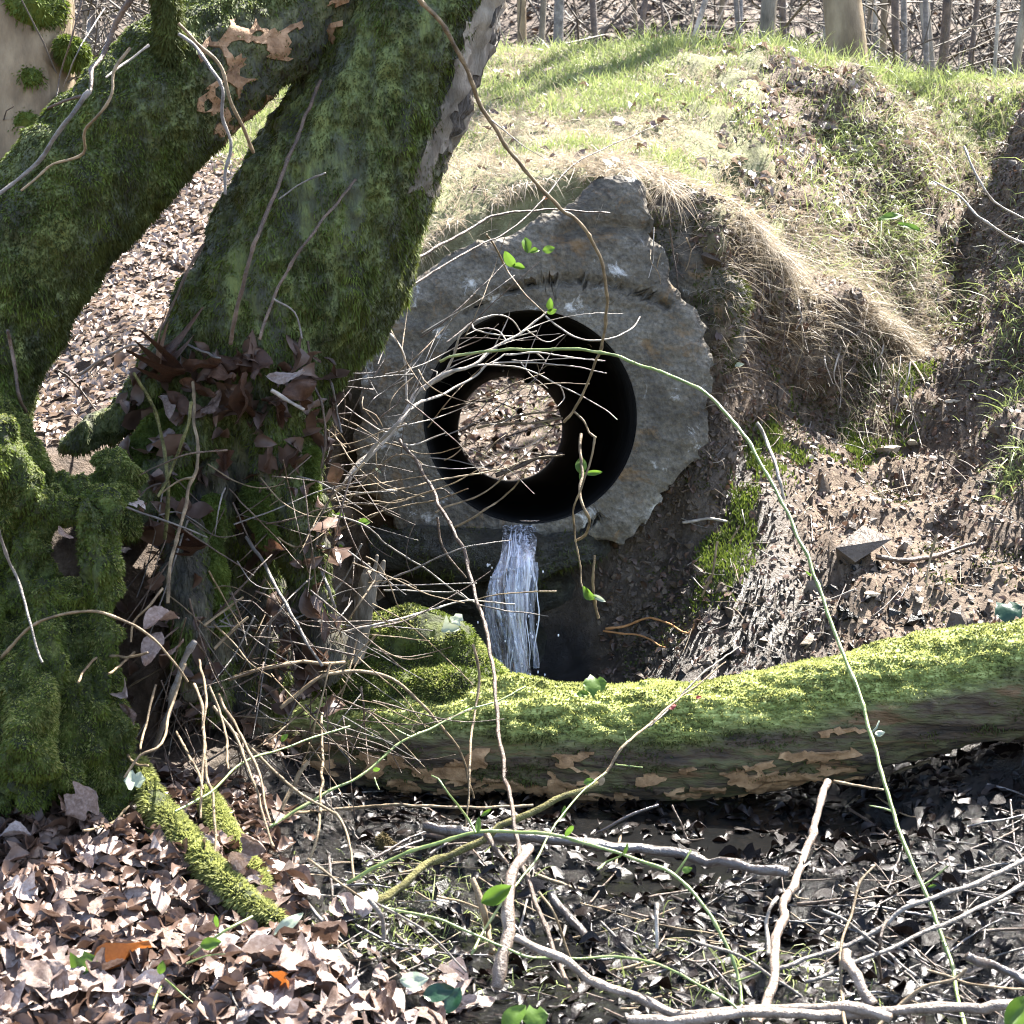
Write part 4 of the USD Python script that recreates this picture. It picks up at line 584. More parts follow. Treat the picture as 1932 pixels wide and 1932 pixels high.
# (steep earth is dressed below, once stones exist)
# stones
def stone(seed, r=1.0, sub=2, flat=.6):
    g = np.random.default_rng(seed); m = trimesh.convex.convex_hull(g.normal(size=(16, 3)) * [1, .75, flat]); m = m.subdivide() if sub > 1 else m
    v = np.array(m.vertices); v = v / np.abs(v).max(); v += .08 * (fbm(v, 3, 2, seed) - .5)[:, None]; return v * r, np.array(m.faces)
ST = [(1040, 935, 180, 90, 'broad flat stone standing out of the gully floor'), (1180, 872, 70, 80, 'pale angular stone just above the flat stone in the gully'), (1375, 275, 85, 50, 'pale stone high on the gully side, upper of two'), (1440, 325, 55, 50, 'rounded pale stone high on the gully side, lower of two'), (1265, 425, 95, 70, 'mossy tan stone below the hanging turf'),
      (1390, 680, 85, 55, 'light stone in the upper gully path'), (1580, 690, 110, 35, 'long thin pale stone at the right gully side'), (740, 1390, 75, 90, 'grey stone in the earth near the long green bramble'), (1140, 1505, 85, 50, 'tan stone at the lip of the small earth hollow'), (640, 1895, 90, 80, 'grey triangular stone just behind the fallen log'),
      (700, 1815, 65, 50, 'small tan stone above the triangular one by the log'), (1040, 1120, 70, 45, 'pale stone below the flat stone in the gully'), (1600, 510, 65, 40, 'pink tinged stone near the right edge of the gully'), (1200, 1162, 65, 30, 'thin pale stone chip in mid gully'), (830, 1275, 55, 45, 'rounded stone on the left side of the gully floor'),
      (655, 965, 65, 80, 'white stone near the pale stick in the gully'), (1080, 1292, 75, 40, 'flat pale stone in the lower gully'), (970, 1655, 110, 60, 'overhanging stone slab above the red earth hollow'), (1510, 1610, 75, 50, 'grey stone at lower right of the gully'), (1510, 610, 50, 55, 'small upright stone in the upper gully')]
for i, (x, y, w, h, lab) in enumerate(ST):
    c = crop(5, [(x, y)])[0]; o = onground([c[0]], [c[1]])[0]; k = K * o[1] * .36674 * .5; v, f = stone(500 + i, 1, 2); v = v * [w * k, (w + h) * .5 * k, h * k * 1.1]; obj('stone', (v + o, f), M['stone'], smooth=25, label=lab, cat='stone')
pebs = [stone(530 + i, 1, 1) for i in range(8)]
p, pn = surface_samples(gully, 12000, 46); n = len(p); sz_ = .006 * np.exp(g.normal(0, .55, n)); obj('gravel', scatter(pebs, p + pn * .001, frames(n, g, 1), sz_ * np.where(g.random(n) < .06, 2.2, 1), g.integers(0, 8, n)), M['gravel'], smooth=30, label='small stones and crumbs of earth over the gully floor', cat='gravel', kind='stuff')
p = ground_area(11000, -.6, 1.9, 2.6, 4.9, lambda x, y: (x > -.35 - .22 * (y - 3.1)) * 1.0, g); n = len(p); obj('gravel', scatter(pebs, p, frames(n, g, 1), .0055 * np.exp(g.normal(0, .6, n)), g.integers(0, 8, n)), M['wet_gravel'], smooth=30, label='wet black stones and crumbs in the stream bed mud', cat='gravel', kind='stuff')
gsel = (gv[gf].mean(1)[:, 0] > .3) & (gv[gf].mean(1)[:, 0] < 2.3) & (gv[gf].mean(1)[:, 1] > 4.6) & (gv[gf].mean(1)[:, 1] < 7.4) & ((np.abs(s_[gf].mean(1)) < .3) | (gv[gf].mean(1)[:, 0] > 1.1)); steepm = (gv, gf[gsel])
sp, sn = surface_samples(steepm, 22000, 180, lambda p, n: smoothstep(.8, .5, np.abs(n[:, 2]))); n = len(sp); obj('gravel', scatter(pebs, sp, frames(n, g, 1), np.minimum(.007 * np.exp(g.normal(0, .6, n)), .018), g.integers(0, 8, n)), M['gravel'], smooth=30, label='crumbs and clods of earth on the steep faces under the turf', cat='gravel', kind='stuff')
sp, sn = surface_samples(steepm, 50000, 181, lambda p, n: smoothstep(.5, .6, fbm(p, 4.5, 3, 182))); obj('ground_moss', blades(sp, nrm(sn + g.normal(0, .5, sn.shape)), .012, .005, np.tile([0, 0, -.3], (len(sp), 1)), 183), M['moss_dark'], smooth=False, label='dark green moss on the steep earth faces beside the headwall', cat='moss', kind='stuff')
sp, sn = surface_samples(steepm, 9000, 184, lambda p, n: smoothstep(.4, .55, fbm(p, 7, 3, 185)) * smoothstep(-.3, .3, p[:, 2])); n = len(sp); obj('dry_grass', blades(sp, nrm(sn + g.normal(0, .6, sn.shape)), .075 * g.uniform(.3, 1.5, n), .0026, np.c_[g.normal(0, .3, (n, 2)), -g.uniform(.4, 1.3, n)], 186, 4), M['rootlet'], smooth=False, label='dead rootlets and dry grass hanging on the steep earth faces', cat='grass', kind='stuff')
BO = [(640, 770, 120, 230, 'golden brown moss grown rock standing in the stream under the log', 'moss_base'), (880, 1000, 160, 190, 'grey wet rock right of the moss grown rock in the stream', 'wet_ledge'), (770, 1170, 260, 120, 'low mossy rock at the near stream edge', 'wet_ledge')]
for i, (x, y, w, h, lab, mt_) in enumerate(BO):
    c = crop(7, [(x, y)])[0]; o = onground([c[0]], [c[1] + h * .2])[0]; k = K * o[1] * .43333 * .5; v, f = stone(560 + i, 1, 2); t = trimesh.Trimesh(v, f).subdivide().subdivide(); v = np.array(t.vertices); v += .12 * (fbm(v, 3, 4, 7) - .5)[:, None]; v = v * [w * k, w * k * .8, h * k] + o
    r_ = thing('stream_rock', lab, 'rock', o); obj('rock', (v, np.array(t.faces)), M[mt_], r_)
    obj('rock_moss', fuzz((v, np.array(t.faces)), 6000, .008, .003, 570 + i, lambda p, n: smoothstep(.42, .55, fbm(p, 16, 3, 571))), mat(f'rock_moss_{i}', [(0, (.05, .035, .012)), (.5, (.16, .12, .03)), (1, (.28, .22, .07))], 9, rand='island', bump=0) if i == 0 else M['moss_dark'], r_, smooth=False, kind='stuff')
for x, y, w, h, lab in [(330, 1420, 300, 170, 'dark wet boulder in the middle of the stream bed'), (230, 1700, 330, 150, 'dark wet boulder at the bottom of the stream bed behind the pale branches')]:
    c = crop(8, [(x, y)])[0]; o = onground([c[0]], [c[1] + 15])[0]; k = K * o[1] * .4 * .5; v, f = stone(580 + w, 1, 2); t = trimesh.Trimesh(v, f).subdivide().subdivide(); v = np.array(t.vertices); v += .15 * (fbm(v, 3, 4, 8) - .5)[:, None]; obj('boulder', (v * [w * k, w * k * .8, h * k] + o, np.array(t.faces)), M['wet_ledge'], label=lab, cat='rock')

# ------------------------------------------------------------------ woods on the slope behind
def tree_at(px, py, d, w, lean, label, mtl, h=5.0, seed=0, name='thin_tree', grp=None, twigs=10):
    g = np.random.default_rng(seed); x = (px - 966) * K * d; z0 = float(hz(x, d)) - .05; r = w * K * d / 2; ztop = z0 + h
    b = thing(name, label, 'tree', (x, d, z0), grp); zz = np.linspace(z0, ztop, 14); yy = d + .06 * np.sin(zz * 1.3 + seed) - .04
    zref = (HY - py) * K * d; xx = x + lean * (zz - zref) + .05 * r / .05 * (fbm(np.c_[zz, zz * 0, zz * 0], .9, 2, seed) - .5) * 2
    tv = tube(np.c_[xx, yy, zz], r * np.linspace(1.08, .72, 14), 10, .05, seed); obj('trunk', tv, mtl, b)
    cr = []
    for k in range(twigs):
        i = g.integers(3, 13); o = np.array([xx[i], yy[i], zz[i]]); dr = nrm(np.array([g.normal(0, 1), g.normal(0, .6), g.uniform(-.1, .8)])); L = g.uniform(.4, 1.3); c = [o]
        for _ in range(5): dr = nrm(dr + g.normal(0, .25, 3)); c.append(c[-1] + dr * L / 5)
        cr.append(tube(np.array(c), np.linspace(min(r * .35, .014), .003, 6), 4))
    if cr: obj('crown', join(cr), M['brush'] if mtl is not M['twig_pale'] else M['twig_pale'], b)
TR = [(1612, 130, 8.25, 66, .0, 'stout tan tree trunk standing on the grassy crest', 'bark_tan'), (1444, 125, 8.6, 30, .10, 'slim pale grey tree trunk left of the stout tan one', 'bark_grey'), (1480, 110, 9.6, 16, -.03, 'dark thin stem just right of the slim pale grey tree', 'twig_brown'),
      (983, 95, 9.2, 18, -.02, 'thin orange brown stem beside the top of the big leaning tree', 'bark_tan'), (1048, 105, 9.0, 20, .03, 'dark grey stem leaning right at the crest left of centre', 'twig_grey'), (1025, 95, 9.5, 13, .05, 'pale thin stem behind the dark grey leaning one', 'bark_grey'),
      (1318, 40, 9.8, 13, .3, 'short pale leaning stem above the middle of the crest', 'twig_pale'), (1690, 130, 9.2, 16, .02, 'dark thin stem first to the right of the stout tan trunk', 'twig_brown'), (1705, 130, 9.8, 14, .0, 'brownish thin stem second to the right of the stout tan trunk', 'twig_grey'),
      (1786, 140, 9.0, 18, .07, 'brown slightly leaning trunk among thin stems at the upper right', 'twig_brown'), (1742, 140, 10.5, 12, -.02, 'faint grey stem between the thin dark stems at the upper right', 'twig_grey'), (1868, 160, 8.4, 7, .04, 'whip thin whitish stem near the right edge of the crest', 'twig_pale'),
      (1902, 165, 8.6, 15, .16, 'pale stem leaning right at the upper right corner', 'bark_grey'), (1918, 170, 9.4, 14, .2, 'dark leaning stem behind the pale one in the upper right corner', 'twig_brown'), (1830, 150, 9.8, 12, .12, 'mid brown leaning stem third from the right edge', 'twig_brown'),
      (1560, 100, 11.5, 14, .02, 'distant stem just left of the stout tan trunk', 'twig_grey'), (1395, 90, 11.5, 12, -.12, 'distant stem leaning left of the slim grey tree', 'twig_grey'), (1205, 90, 11.0, 12, .15, 'distant leaning stem over the middle left of the crest', 'twig_brown'), (1120, 95, 12, 15, -.04, 'distant upright brown stem left of the middle of the crest', 'twig_brown'),
      (200, 150, 9.0, 22, -.1, 'dark stem in the gap above the mossy limb at upper left', 'twig_brown'), (160, 150, 11, 20, .12, 'grey stem leaning right beside the pale cushioned trunk', 'twig_grey')]
for i, (px, py, d, w, ln, lab, mt_) in enumerate(TR): tree_at(px, py, d, w, ln, lab, M[mt_], 4.6, 600 + i)
gt = np.random.default_rng(77)
for i in range(44):
    d = gt.uniform(12.5, 24); tpx = gt.uniform(-150, 2080); tree_at(tpx + (330 if 820 < tpx < 1110 else 0), 100, d, gt.uniform(.02, .085) / (K * d), gt.normal(0, .07), 'bare thin tree standing far back among the woods behind the bank', M[['twig_brown', 'twig_grey', 'bark_grey', 'bark_tan'][i % 4]], gt.uniform(5, 9), 650 + i, 'bare_tree', 'bare trees far back in the woods', 7)
def brush(n, x0, x1, y0, y1, L, r, seed, up=.5, flat=.5, clear=True):
    g = np.random.default_rng(seed); ms = []
    X0 = g.uniform(x0, x1, n); Y0 = g.uniform(y0, y1, n); X0 = np.where(clear & (np.abs(X0) < .9) & (Y0 < 13.2), X0 + np.sign(X0 + 1e-9) * 1.6, X0); Z0 = hz(X0, Y0) + g.uniform(-.05, .9, n) * np.where(g.random(n) < flat, 1, 0)
    for k in range(n):
        d = nrm(np.array([g.normal(0, 1), g.normal(0, .6), g.uniform(-.1, 1) * 2 * up])); ln = L * np.exp(g.normal(0, .45)); c = [np.array([X0[k], Y0[k], Z0[k]])]; cv = g.normal(0, .16, 3) - [0, 0, .06]
        for _ in range(6): d = nrm(d + cv + g.normal(0, .12, 3)); c.append(c[-1] + d * ln / 6)
        ms.append(tube(np.array(c), np.linspace(r, r * .35, 7) * np.exp(g.normal(0, .4)), 3))
    return join(ms)
obj('undergrowth', brush(5200, -5, 5, 8.9, 14, .8, .006, 81, .6), M['brush'], label='tangle of bare twigs and bramble filling the woods behind the crest', cat='undergrowth', kind='stuff')
obj('undergrowth', brush(4200, -9, 9, 13, 25, 1.5, .010, 82, .6), M['brush'], label='dense distant bare branches higher up the wooded slope', cat='undergrowth', kind='stuff')
obj('undergrowth', brush(5000, -7, 7, 8.9, 16, .6, .0038, 88, .35), M['straw_twig'], label='fine pale twigs and bramble in front of the distant woods', cat='undergrowth', kind='stuff')
obj('undergrowth', brush(150, -.9, .9, 10.4, 13, .4, .006, 89, .22, .3, False), M['brush'], label='twigs lying on the slope seen through the pipe', cat='undergrowth', kind='stuff')
obj('undergrowth', brush(700, -2.8, -1.2, 6.3, 8.4, .55, .004, 83, .6, .8), M['brush'], label='thin dark twigs behind the mossy limb at the upper left', cat='undergrowth', kind='stuff')
p = ground_area(16000, -9, 9, 9.6, 24, lambda x, y: 1.0 * ((np.abs(x) > 1.1) | (y > 13.6)), np.random.default_rng(84)); leaf_stuff('leaf_litter', 'fallen leaves over the wooded slope behind the crest', M['litter_dark'], p, .11, .5, 85)

# ------------------------------------------------------------------ sticks, vines, brambles
gs = np.random.default_rng(90)
def path3(c, pts, d, ground=False, lift=.004):
    """pixel path of a crop to points: d is a distance, or (first, last); ground: lies on what the sight line meets first"""
    q = crop(c, pts); n = len(q); s = np.r_[0, np.cumsum(np.linalg.norm(np.diff(q, axis=0), axis=1))]; t = s / s[-1]
    dd = np.interp(t, [0, 1], d) if np.ndim(d) else np.full(n, d, float)
    if not ground: dd = dd + .05 * np.interp(t, np.linspace(0, 1, 4), gs.normal(0, 1, 4)) * min(1, s[-1] / 250)
    gd = ground_d(q[:, 0], q[:, 1]) - .03
    if ground: gd = np.where(gd > 12, dd, gd); dd = np.convolve(np.r_[gd[0], gd, gd[-1]], [.25, .5, .25], 'valid') if n > 2 else gd; dd = np.minimum(dd, gd) - lift
    else: dd = np.minimum(dd, np.where(q[:, 1] > 240, gd, 99))
    return np.array([at(x, y, z) for (x, y), z in zip(q, dd)])
def stick_mesh(P, r0, r1=None, knobs=.06, sides=7, wob=1.4):
    r1 = r0 * .6 if r1 is None else r1; d = P[:, 1].mean(); a = spline(P, max(.012, 2.2 * r0 * K * d)); t = np.linspace(0, 1, len(a)); s = gs.integers(1e6)
    nd = np.cumsum(np.r_[0, np.linalg.norm(np.diff(a, axis=0), axis=1)]) / (.07 + 2.2 * r0 * K * d) + (s % 7) / 7; node = 1 + .28 * np.exp(-((nd % 1 - .5) / .07) ** 2)
    a = a + wob * r0 * K * d * (np.stack([fbm(a, 16, 2, s), fbm(a, 16, 2, s + 1), fbm(a, 16, 2, s + 2)], 1) - .5) * 2
    return tube(a, K * d * (r0 + (r1 - r0) * t) * node, sides, knobs, s)
def stick(name, label, cat, mtl, c, pts, d, r0, r1=None, group=None, ground=False, **k):
    P = path3(c, pts, d, ground, r0 * K * 3.3); return obj(name, stick_mesh(P, r0, r1, **k), M[mtl], label=label, cat=cat, group=group), P
def thorns(P, n, seed, size=.006):
    a = spline(P, .01); g = np.random.default_rng(seed); k = g.integers(1, len(a) - 1, n); t = nrm(a[k + 1] - a[k - 1]); d = nrm(np.cross(t, g.normal(size=(n, 3))) - .3 * t); ms = []
    for p_, e in zip(a[k], d): ms.append(tube(np.array([p_, p_ + e * size * .6, p_ + e * size]), [.0012, .0008, .0002], 4))
    return join(ms)
def leaf3(px, py, d, size, kind, mtl, parent=None, seed=0, name='leaf', face=(0, -1, .3), yaw=0.0, **k):
    v, f = leafmesh(kind, 700 + seed, 9, 7, .5); n = nrm(np.array(face, float)); u = np.array([math.cos(yaw), 0, math.sin(yaw)]); u = nrm(u - n * (u @ n)); R = np.stack([u, np.cross(n, u), n], 1)
    return obj(name, ((v * size) @ R.T + at(px, py, d), f), M[mtl], parent, **k)
def plant(name, label, cat, stems, leaves=(), mtl='green_stem', thorn=0, part='stem', group=None):
    """a thing made of several stems; each stem is (crop, points, distance, r0, r1) and its own part"""
    first = path3(stems[0][0], stems[0][1], stems[0][2]); b = thing(name, label, cat, first[0], group)
    for k, s_ in enumerate(stems):
        P = first if k == 0 else path3(s_[0], s_[1], s_[2]); m_ = s_[5] if len(s_) > 5 else mtl; obj(part if k == 0 or part == 'stem' else part, stick_mesh(P, s_[3], s_[4]), M[m_], b)
        if thorn and k == 0: obj('thorns', thorns(P, thorn, 800 + len(used)), M[m_], b, kind='stuff')
    for i, (c, x, y, d, sz, kind, m_, yaw) in enumerate(leaves):
        q = crop(c, [(x, y)])[0]; leaf3(q[0], q[1], d, sz, kind, m_, b, i + len(used), yaw=yaw, face=(.3 * math.sin(i * 2.1), -1, .5 * math.cos(i * 1.7)))
    return b
LG = 'leaf_green'
plant('bramble', 'long green bramble stem arching from the pipe mouth across the log to lower right', 'bramble', [(0, [(830, 682), (857, 671), (948, 660), (1056, 658), (1126, 664), (1186, 681), (1251, 703), (1308, 729), (1360, 766), (1394, 809), (1440, 880), (1482, 959), (1512, 1030), (1534, 1085), (1564, 1159), (1592, 1231), (1618, 1303), (1644, 1383), (1664, 1455), (1684, 1531), (1716, 1615), (1748, 1687), (1776, 1759), (1800, 1835), (1822, 1940)], (4.55, 2.9), 3.4, 3.2),
      (8, [(1150, 930), (1110, 915), (1045, 902)], 3.45, 2, 1), (8, [(1290, 1280), (1350, 1240), (1410, 1190)], 3.2, 2.2, 1), (5, [(350, 925), (380, 910), (405, 903)], 4.1, 2, 1), (8, [(1055, 555), (1075, 535), (1088, 500)], 3.6, 2.5, 1.5, 'ivy_pale')],
      [(8, 1090, 562, 3.6, .022, 'oval', 'ivy_pale', .2), (8, 1335, 1280, 3.2, .018, 'long', LG, .1), (5, 648, 1545, 3.95, .018, 'long', LG, 2.4)], thorn=70)
plant('bramble', 'green bramble stem crossing low over the stream and bending down to the bottom', 'bramble', [(7, [(470, 1020), (640, 930), (830, 860), (1030, 800), (1180, 795), (1400, 820), (1600, 880), (1800, 940), (1880, 975), (1960, 1040), (2060, 1170), (2130, 1320), (2180, 1470), (2200, 1640)], (3.3, 2.95), 3.6, 3),
      (7, [(1560, 960), (1600, 930), (1660, 905), (1680, 880)], 3.1, 2.4, 1.5), (7, [(1030, 800), (1000, 740), (920, 640), (870, 570), (840, 555)], 3.2, 2.4, 1.4), (8, [(130, 1215), (160, 1180), (200, 1110)], 3.05, 2.4, 1.5), (8, [(410, 1730), (470, 1710), (540, 1680)], 2.95, 2, 1)],
      [(7, 1042, 770, 3.15, .03, 'long', LG, 1.5), (7, 1075, 712, 3.15, .022, 'long', LG, .6), (7, 1440, 790, 3.1, .03, 'long', LG, 1.0), (7, 1685, 872, 3.05, .02, 'long', LG, 1.3), (8, 180, 1205, 3.05, .02, 'oval', LG, .3)], thorn=40)
plant('bramble', 'green stem rising diagonally in front of the log with a bud shoot', 'bramble', [(7, [(0, 820), (160, 760), (360, 640), (500, 570), (600, 500), (680, 430), (760, 380), (880, 330), (1000, 270), (1120, 235), (1250, 165)], (3.4, 3.95), 3, 1.8), (7, [(750, 385), (720, 370), (680, 350)], 3.7, 1.8, .8), (7, [(590, 560), (600, 590), (612, 612)], 3.6, 1.5, .8)],
      [(7, 770, 340, 3.7, .036, 'long', 'mossy_stem', 1.1), (7, 985, 272, 3.8, .026, 'long', LG, .8), (7, 600, 525, 3.6, .018, 'oval', LG, .5)], thorn=20)
plant('bramble', 'thin green stem running low from the leaf litter to the right along the bottom', 'bramble', [(7, [(570, 1100), (640, 1130), (850, 1170), (1000, 1230), (1150, 1300), (1280, 1345), (1450, 1350), (1650, 1340), (1800, 1370), (1960, 1440), (2120, 1530), (2200, 1590)], (2.95, 2.8), 2.6, 2.2)], thorn=15)
plant('bramble', 'thin green stem leaning right between the pale stick and the wet log', 'bramble', [(7, [(1010, 1330), (1100, 1180), (1200, 1040), (1290, 930), (1340, 830), (1400, 740), (1500, 620), (1600, 540)], (2.95, 3.4), 2.4, 1.6)], [(7, 1415, 712, 3.3, .024, 'long', LG, 1.4)])
plant('bramble', 'green stem arching over the moss root at the left', 'bramble', [(6, [(900, 840), (1080, 740), (1200, 620), (1300, 560), (1450, 515), (1600, 460), (1800, 395)], (3.1, 3.6), 2.4, 1.6)], [(6, 1465, 460, 3.4, .02, 'oval', LG, 1)])
plant('bramble', 'green stems low among the leaves at the bottom left', 'bramble', [(6, [(1300, 1380), (1150, 1460), (1000, 1560), (900, 1650), (840, 1720), (790, 1850)], (2.85, 2.7), 2.6, 2), (6, [(960, 1620), (1060, 1580), (1160, 1570)], 2.78, 2, 1), (6, [(850, 1700), (920, 1760), (1000, 1820)], 2.75, 2, 1)],
      [(6, 1085, 1520, 2.75, .034, 'oval', LG, .2), (6, 830, 1640, 2.75, .022, 'oval', LG, 1.4), (6, 1115, 1400, 2.9, .026, 'long', LG, 1.5)])
plant('mossy_branch', 'crooked yellow green mossy branch hanging in front of the log and stream', 'branch', [(7, [(560, 1120), (680, 1060), (760, 980), (870, 910), (980, 880), (1080, 820), (1130, 770), (1250, 720), (1380, 650), (1500, 610), (1560, 585)], (3.2, 3.5), 8, 5.5, 'mossy_stem'), (7, [(1500, 615), (1600, 540), (1640, 480), (1690, 410), (1800, 320), (1932, 200), (2010, 150), (2120, 60)], (3.5, 3.9), 3, 1.4, 'twig_tan'), (7, [(1640, 505), (1700, 512), (1760, 518)], 3.6, 1.6, .9), (7, [(1690, 410), (1682, 385), (1678, 365)], 3.65, 1.6, .9)],
      [(7, 1525, 580, 3.5, .024, 'oval', LG, .3), (7, 1578, 578, 3.52, .02, 'oval', 'twig_tan', .9)])
plant('vine', 'pale straw vine looping from the leaning tree over the headwall to the pipe', 'vine', [(0, [(780, -30), (795, 0), (825, 30), (860, 80), (882, 130), (900, 185), (930, 235), (971, 299), (1019, 352), (1056, 392), (1088, 416), (1115, 453), (1136, 501), (1146, 549), (1142, 603), (1136, 640), (1121, 692), (1100, 744), (1078, 779), (1061, 796)], (3.75, 4.6), 4.2, 2.6), (0, [(925, 225), (980, 270), (1030, 300)], 3.95, 1.4, .7, 'twig_grey')], mtl='twig_tan')
plant('vine', 'brown arching bramble vine from the tree foot over the top of the headwall', 'vine', [(0, [(640, 690), (690, 610), (750, 525), (800, 480), (875, 440), (925, 410), (1000, 397), (1061, 395), (1150, 403)], (4.1, 4.8), 4, 1.6)], [(2, 240, 700, 4.7, .02, 'oval', 'leaf_rust', .5)], mtl='twig_brown', thorn=20)
plant('vine', 'thin dark straight twig crossing the grass above the headwall', 'vine', [(0, [(700, 600), (800, 525), (901, 464), (955, 440), (1008, 395), (1080, 312), (1136, 282), (1243, 235)], (4.1, 4.9), 2.2, 1)], mtl='twig_brown')
plant('vine', 'thin stem with bright green leaves in front of the concrete above the pipe', 'vine', [(2, [(30, 830), (60, 870), (100, 950), (160, 1030), (220, 1090), (240, 1110)], 4.7, 2, 1.3)], [(2, 172, 870, 4.68, .05, 'oval', LG, 1.7), (2, 250, 882, 4.68, .035, 'oval', LG, .2), (2, 112, 915, 4.68, .05, 'oval', LG, 2.0), (2, 145, 945, 4.68, .035, 'oval', LG, -.2), (2, 200, 890, 4.69, .03, 'oval', LG, .4), (2, 258, 1075, 4.66, .036, 'oval', LG, 1.5), (2, 262, 1100, 4.66, .028, 'oval', LG, .3)], mtl='twig_tan')
plant('vine', 'tan vine hanging over the right of the pipe mouth with fresh green leaves', 'vine', [(4, [(1190, 550), (1185, 620), (1200, 700), (1190, 800), (1205, 880), (1230, 930), (1215, 990), (1170, 1020)], 4.65, 3, 2.6), (4, [(1250, 560), (1235, 660), (1195, 790), (1160, 880), (1165, 1000), (1190, 1140), (1200, 1220), (1245, 1275)], 4.62, 2, 1.6), (4, [(1250, 1080), (1245, 1180), (1255, 1300), (1268, 1355)], 4.6, 2, 3), (4, [(1160, 460), (1200, 500), (1225, 545), (1260, 570)], 4.66, 2.2, 1.8)],
      [(4, 1192, 690, 4.63, .05, 'oval', LG, 1.5), (4, 1245, 720, 4.63, .05, 'long', LG, .05), (4, 1230, 1240, 4.58, .05, 'oval', LG, 2.3), (4, 1270, 1268, 4.58, .04, 'long', 'ivy_pale', -.5), (4, 1196, 735, 4.63, .03, 'oval', LG, 1.2)], mtl='twig_tan')
plant('dead_branch', 'whitish dead branch with many curling twigs lying across the pipe mouth', 'branch', [(4, [(145, 800), (230, 680), (330, 590), (400, 510), (450, 420), (520, 340), (600, 290), (720, 250), (800, 200), (870, 150), (950, 95), (1040, 20)], (4.45, 4.75), 6.5, 1.8), (4, [(230, 690), (300, 600), (400, 505), (470, 430), (600, 380), (720, 310), (800, 250), (862, 205)], (4.45, 4.7), 4, 1.6),
      (4, [(600, 290), (640, 200), (670, 110), (730, 60), (830, 35), (890, 60), (930, 110)], 4.72, 2.6, 1.2), (4, [(715, 70), (740, 105), (900, 125), (1000, 105)], 4.72, 1.8, 1), (4, [(1040, 40), (1100, 90), (1180, 135), (1270, 145), (1340, 130), (1420, 90), (1450, 40)], 4.78, 2, 1.2), (4, [(862, 205), (1000, 200), (1150, 220), (1300, 235)], 4.74, 2, 1), (4, [(720, 255), (900, 240), (1050, 250), (1150, 260), (1300, 290)], 4.76, 2, 1), (4, [(520, 345), (700, 260), (900, 260), (1000, 290), (1100, 340), (1200, 390), (1290, 440), (1350, 490)], 4.7, 2.2, 1),
      (4, [(450, 425), (432, 400), (432, 300), (420, 200), (380, 130), (315, 85)], 4.55, 2.6, 1.6), (4, [(380, 590), (450, 600), (530, 575), (600, 550)], 4.55, 2.4, 1.2), (4, [(430, 510), (340, 540), (250, 490), (165, 430)], 4.5, 2, 1), (4, [(870, 150), (830, 100), (760, 90), (690, 120)], 4.74, 1.5, .8), (4, [(950, 95), (1040, 150), (1120, 118)], 4.74, 1.5, .8), (4, [(1000, 200), (1040, 240), (1020, 245)], 4.74, 1.6, 1), (4, [(930, 240), (980, 300), (1050, 355)], 4.72, 1.5, .8), (4, [(800, 200), (870, 60), (880, 20)], 4.76, 1.5, .8), (4, [(560, 310), (565, 280), (540, 270)], 4.65, 1.5, 1), (4, [(1100, 340), (1120, 390), (1090, 430)], 4.7, 1.4, .8)], mtl='twig_pale', part='twig')
plant('dead_branch', 'tangle of thin brown twigs sweeping across the lower part of the pipe mouth', 'branch', [(4, [(-60, 900), (130, 830), (400, 790), (620, 745), (800, 715), (900, 690), (1000, 655), (1120, 640)], (4.2, 4.75), 2.4, 1), (4, [(630, 962), (680, 940), (760, 890), (850, 830), (920, 760), (960, 700)], 4.68, 2.4, 1.4), (4, [(560, 890), (600, 870), (730, 830), (820, 770), (900, 690), (1020, 580), (1095, 500)], 4.66, 2, 1), (4, [(0, 760), (80, 830), (250, 860), (400, 840), (600, 780), (760, 700)], 4.5, 1.8, 1), (4, [(80, 1000), (240, 920), (400, 870), (560, 840), (700, 790)], 4.5, 1.8, 1), (4, [(100, 940), (300, 700), (420, 640), (520, 700)], 4.5, 1.8, 1), (4, [(0, 700), (160, 640), (330, 590), (520, 640), (700, 600)], 4.6, 1.6, .8), (4, [(0, 580), (150, 600), (330, 540)], 4.4, 1.6, .8), (4, [(0, 480), (120, 560), (200, 680), (330, 790), (380, 810)], 4.4, 1.8, 1), (4, [(60, 380), (130, 470), (120, 560), (170, 610)], 4.4, 1.8, 1), (4, [(240, 440), (300, 470), (330, 520)], 4.4, 1.6, 1)], mtl='twig_tan', part='twig')
plant('bramble_cane', 'long thorny brown bramble cane slanting from the pipe down across the log', 'bramble', [(0, [(755, 830), (790, 878), (816, 926), (835, 970), (857, 1004), (879, 1056), (900, 1134), (918, 1195), (931, 1273), (936, 1352), (949, 1432), (962, 1518), (975, 1588), (992, 1648), (1014, 1713), (1036, 1770), (1057, 1822), (1075, 1865)], (4.5, 2.95), 4, 3.6), (4, [(545, 800), (590, 790), (640, 830)], 4.4, 1.4, .8), (4, [(570, 910), (580, 1000), (610, 1080), (650, 1130), (690, 1180)], 4.4, 2.4, 2)], mtl='twig_brown', thorn=60)
TW = []
for k in range(34):
    x0, y0 = gs.uniform(690, 1010), gs.uniform(620, 900); a = gs.normal(-.55, .45); L = gs.uniform(70, 240); q = [(x0 + math.cos(a) * L * t, y0 + math.sin(a) * L * t + 14 * math.sin(3 * t + k)) for t in (0, .3, .65, 1)]; TW.append((0, q, gs.uniform(4.45, 4.8), gs.uniform(.8, 1.5), .6, ['twig_pale', 'twig_tan', 'twig_brown', 'twig_grey'][k % 4]))
plant('dead_branch', 'spray of hair thin twigs fanning up right in front of the pipe mouth', 'branch', TW, part='twig')
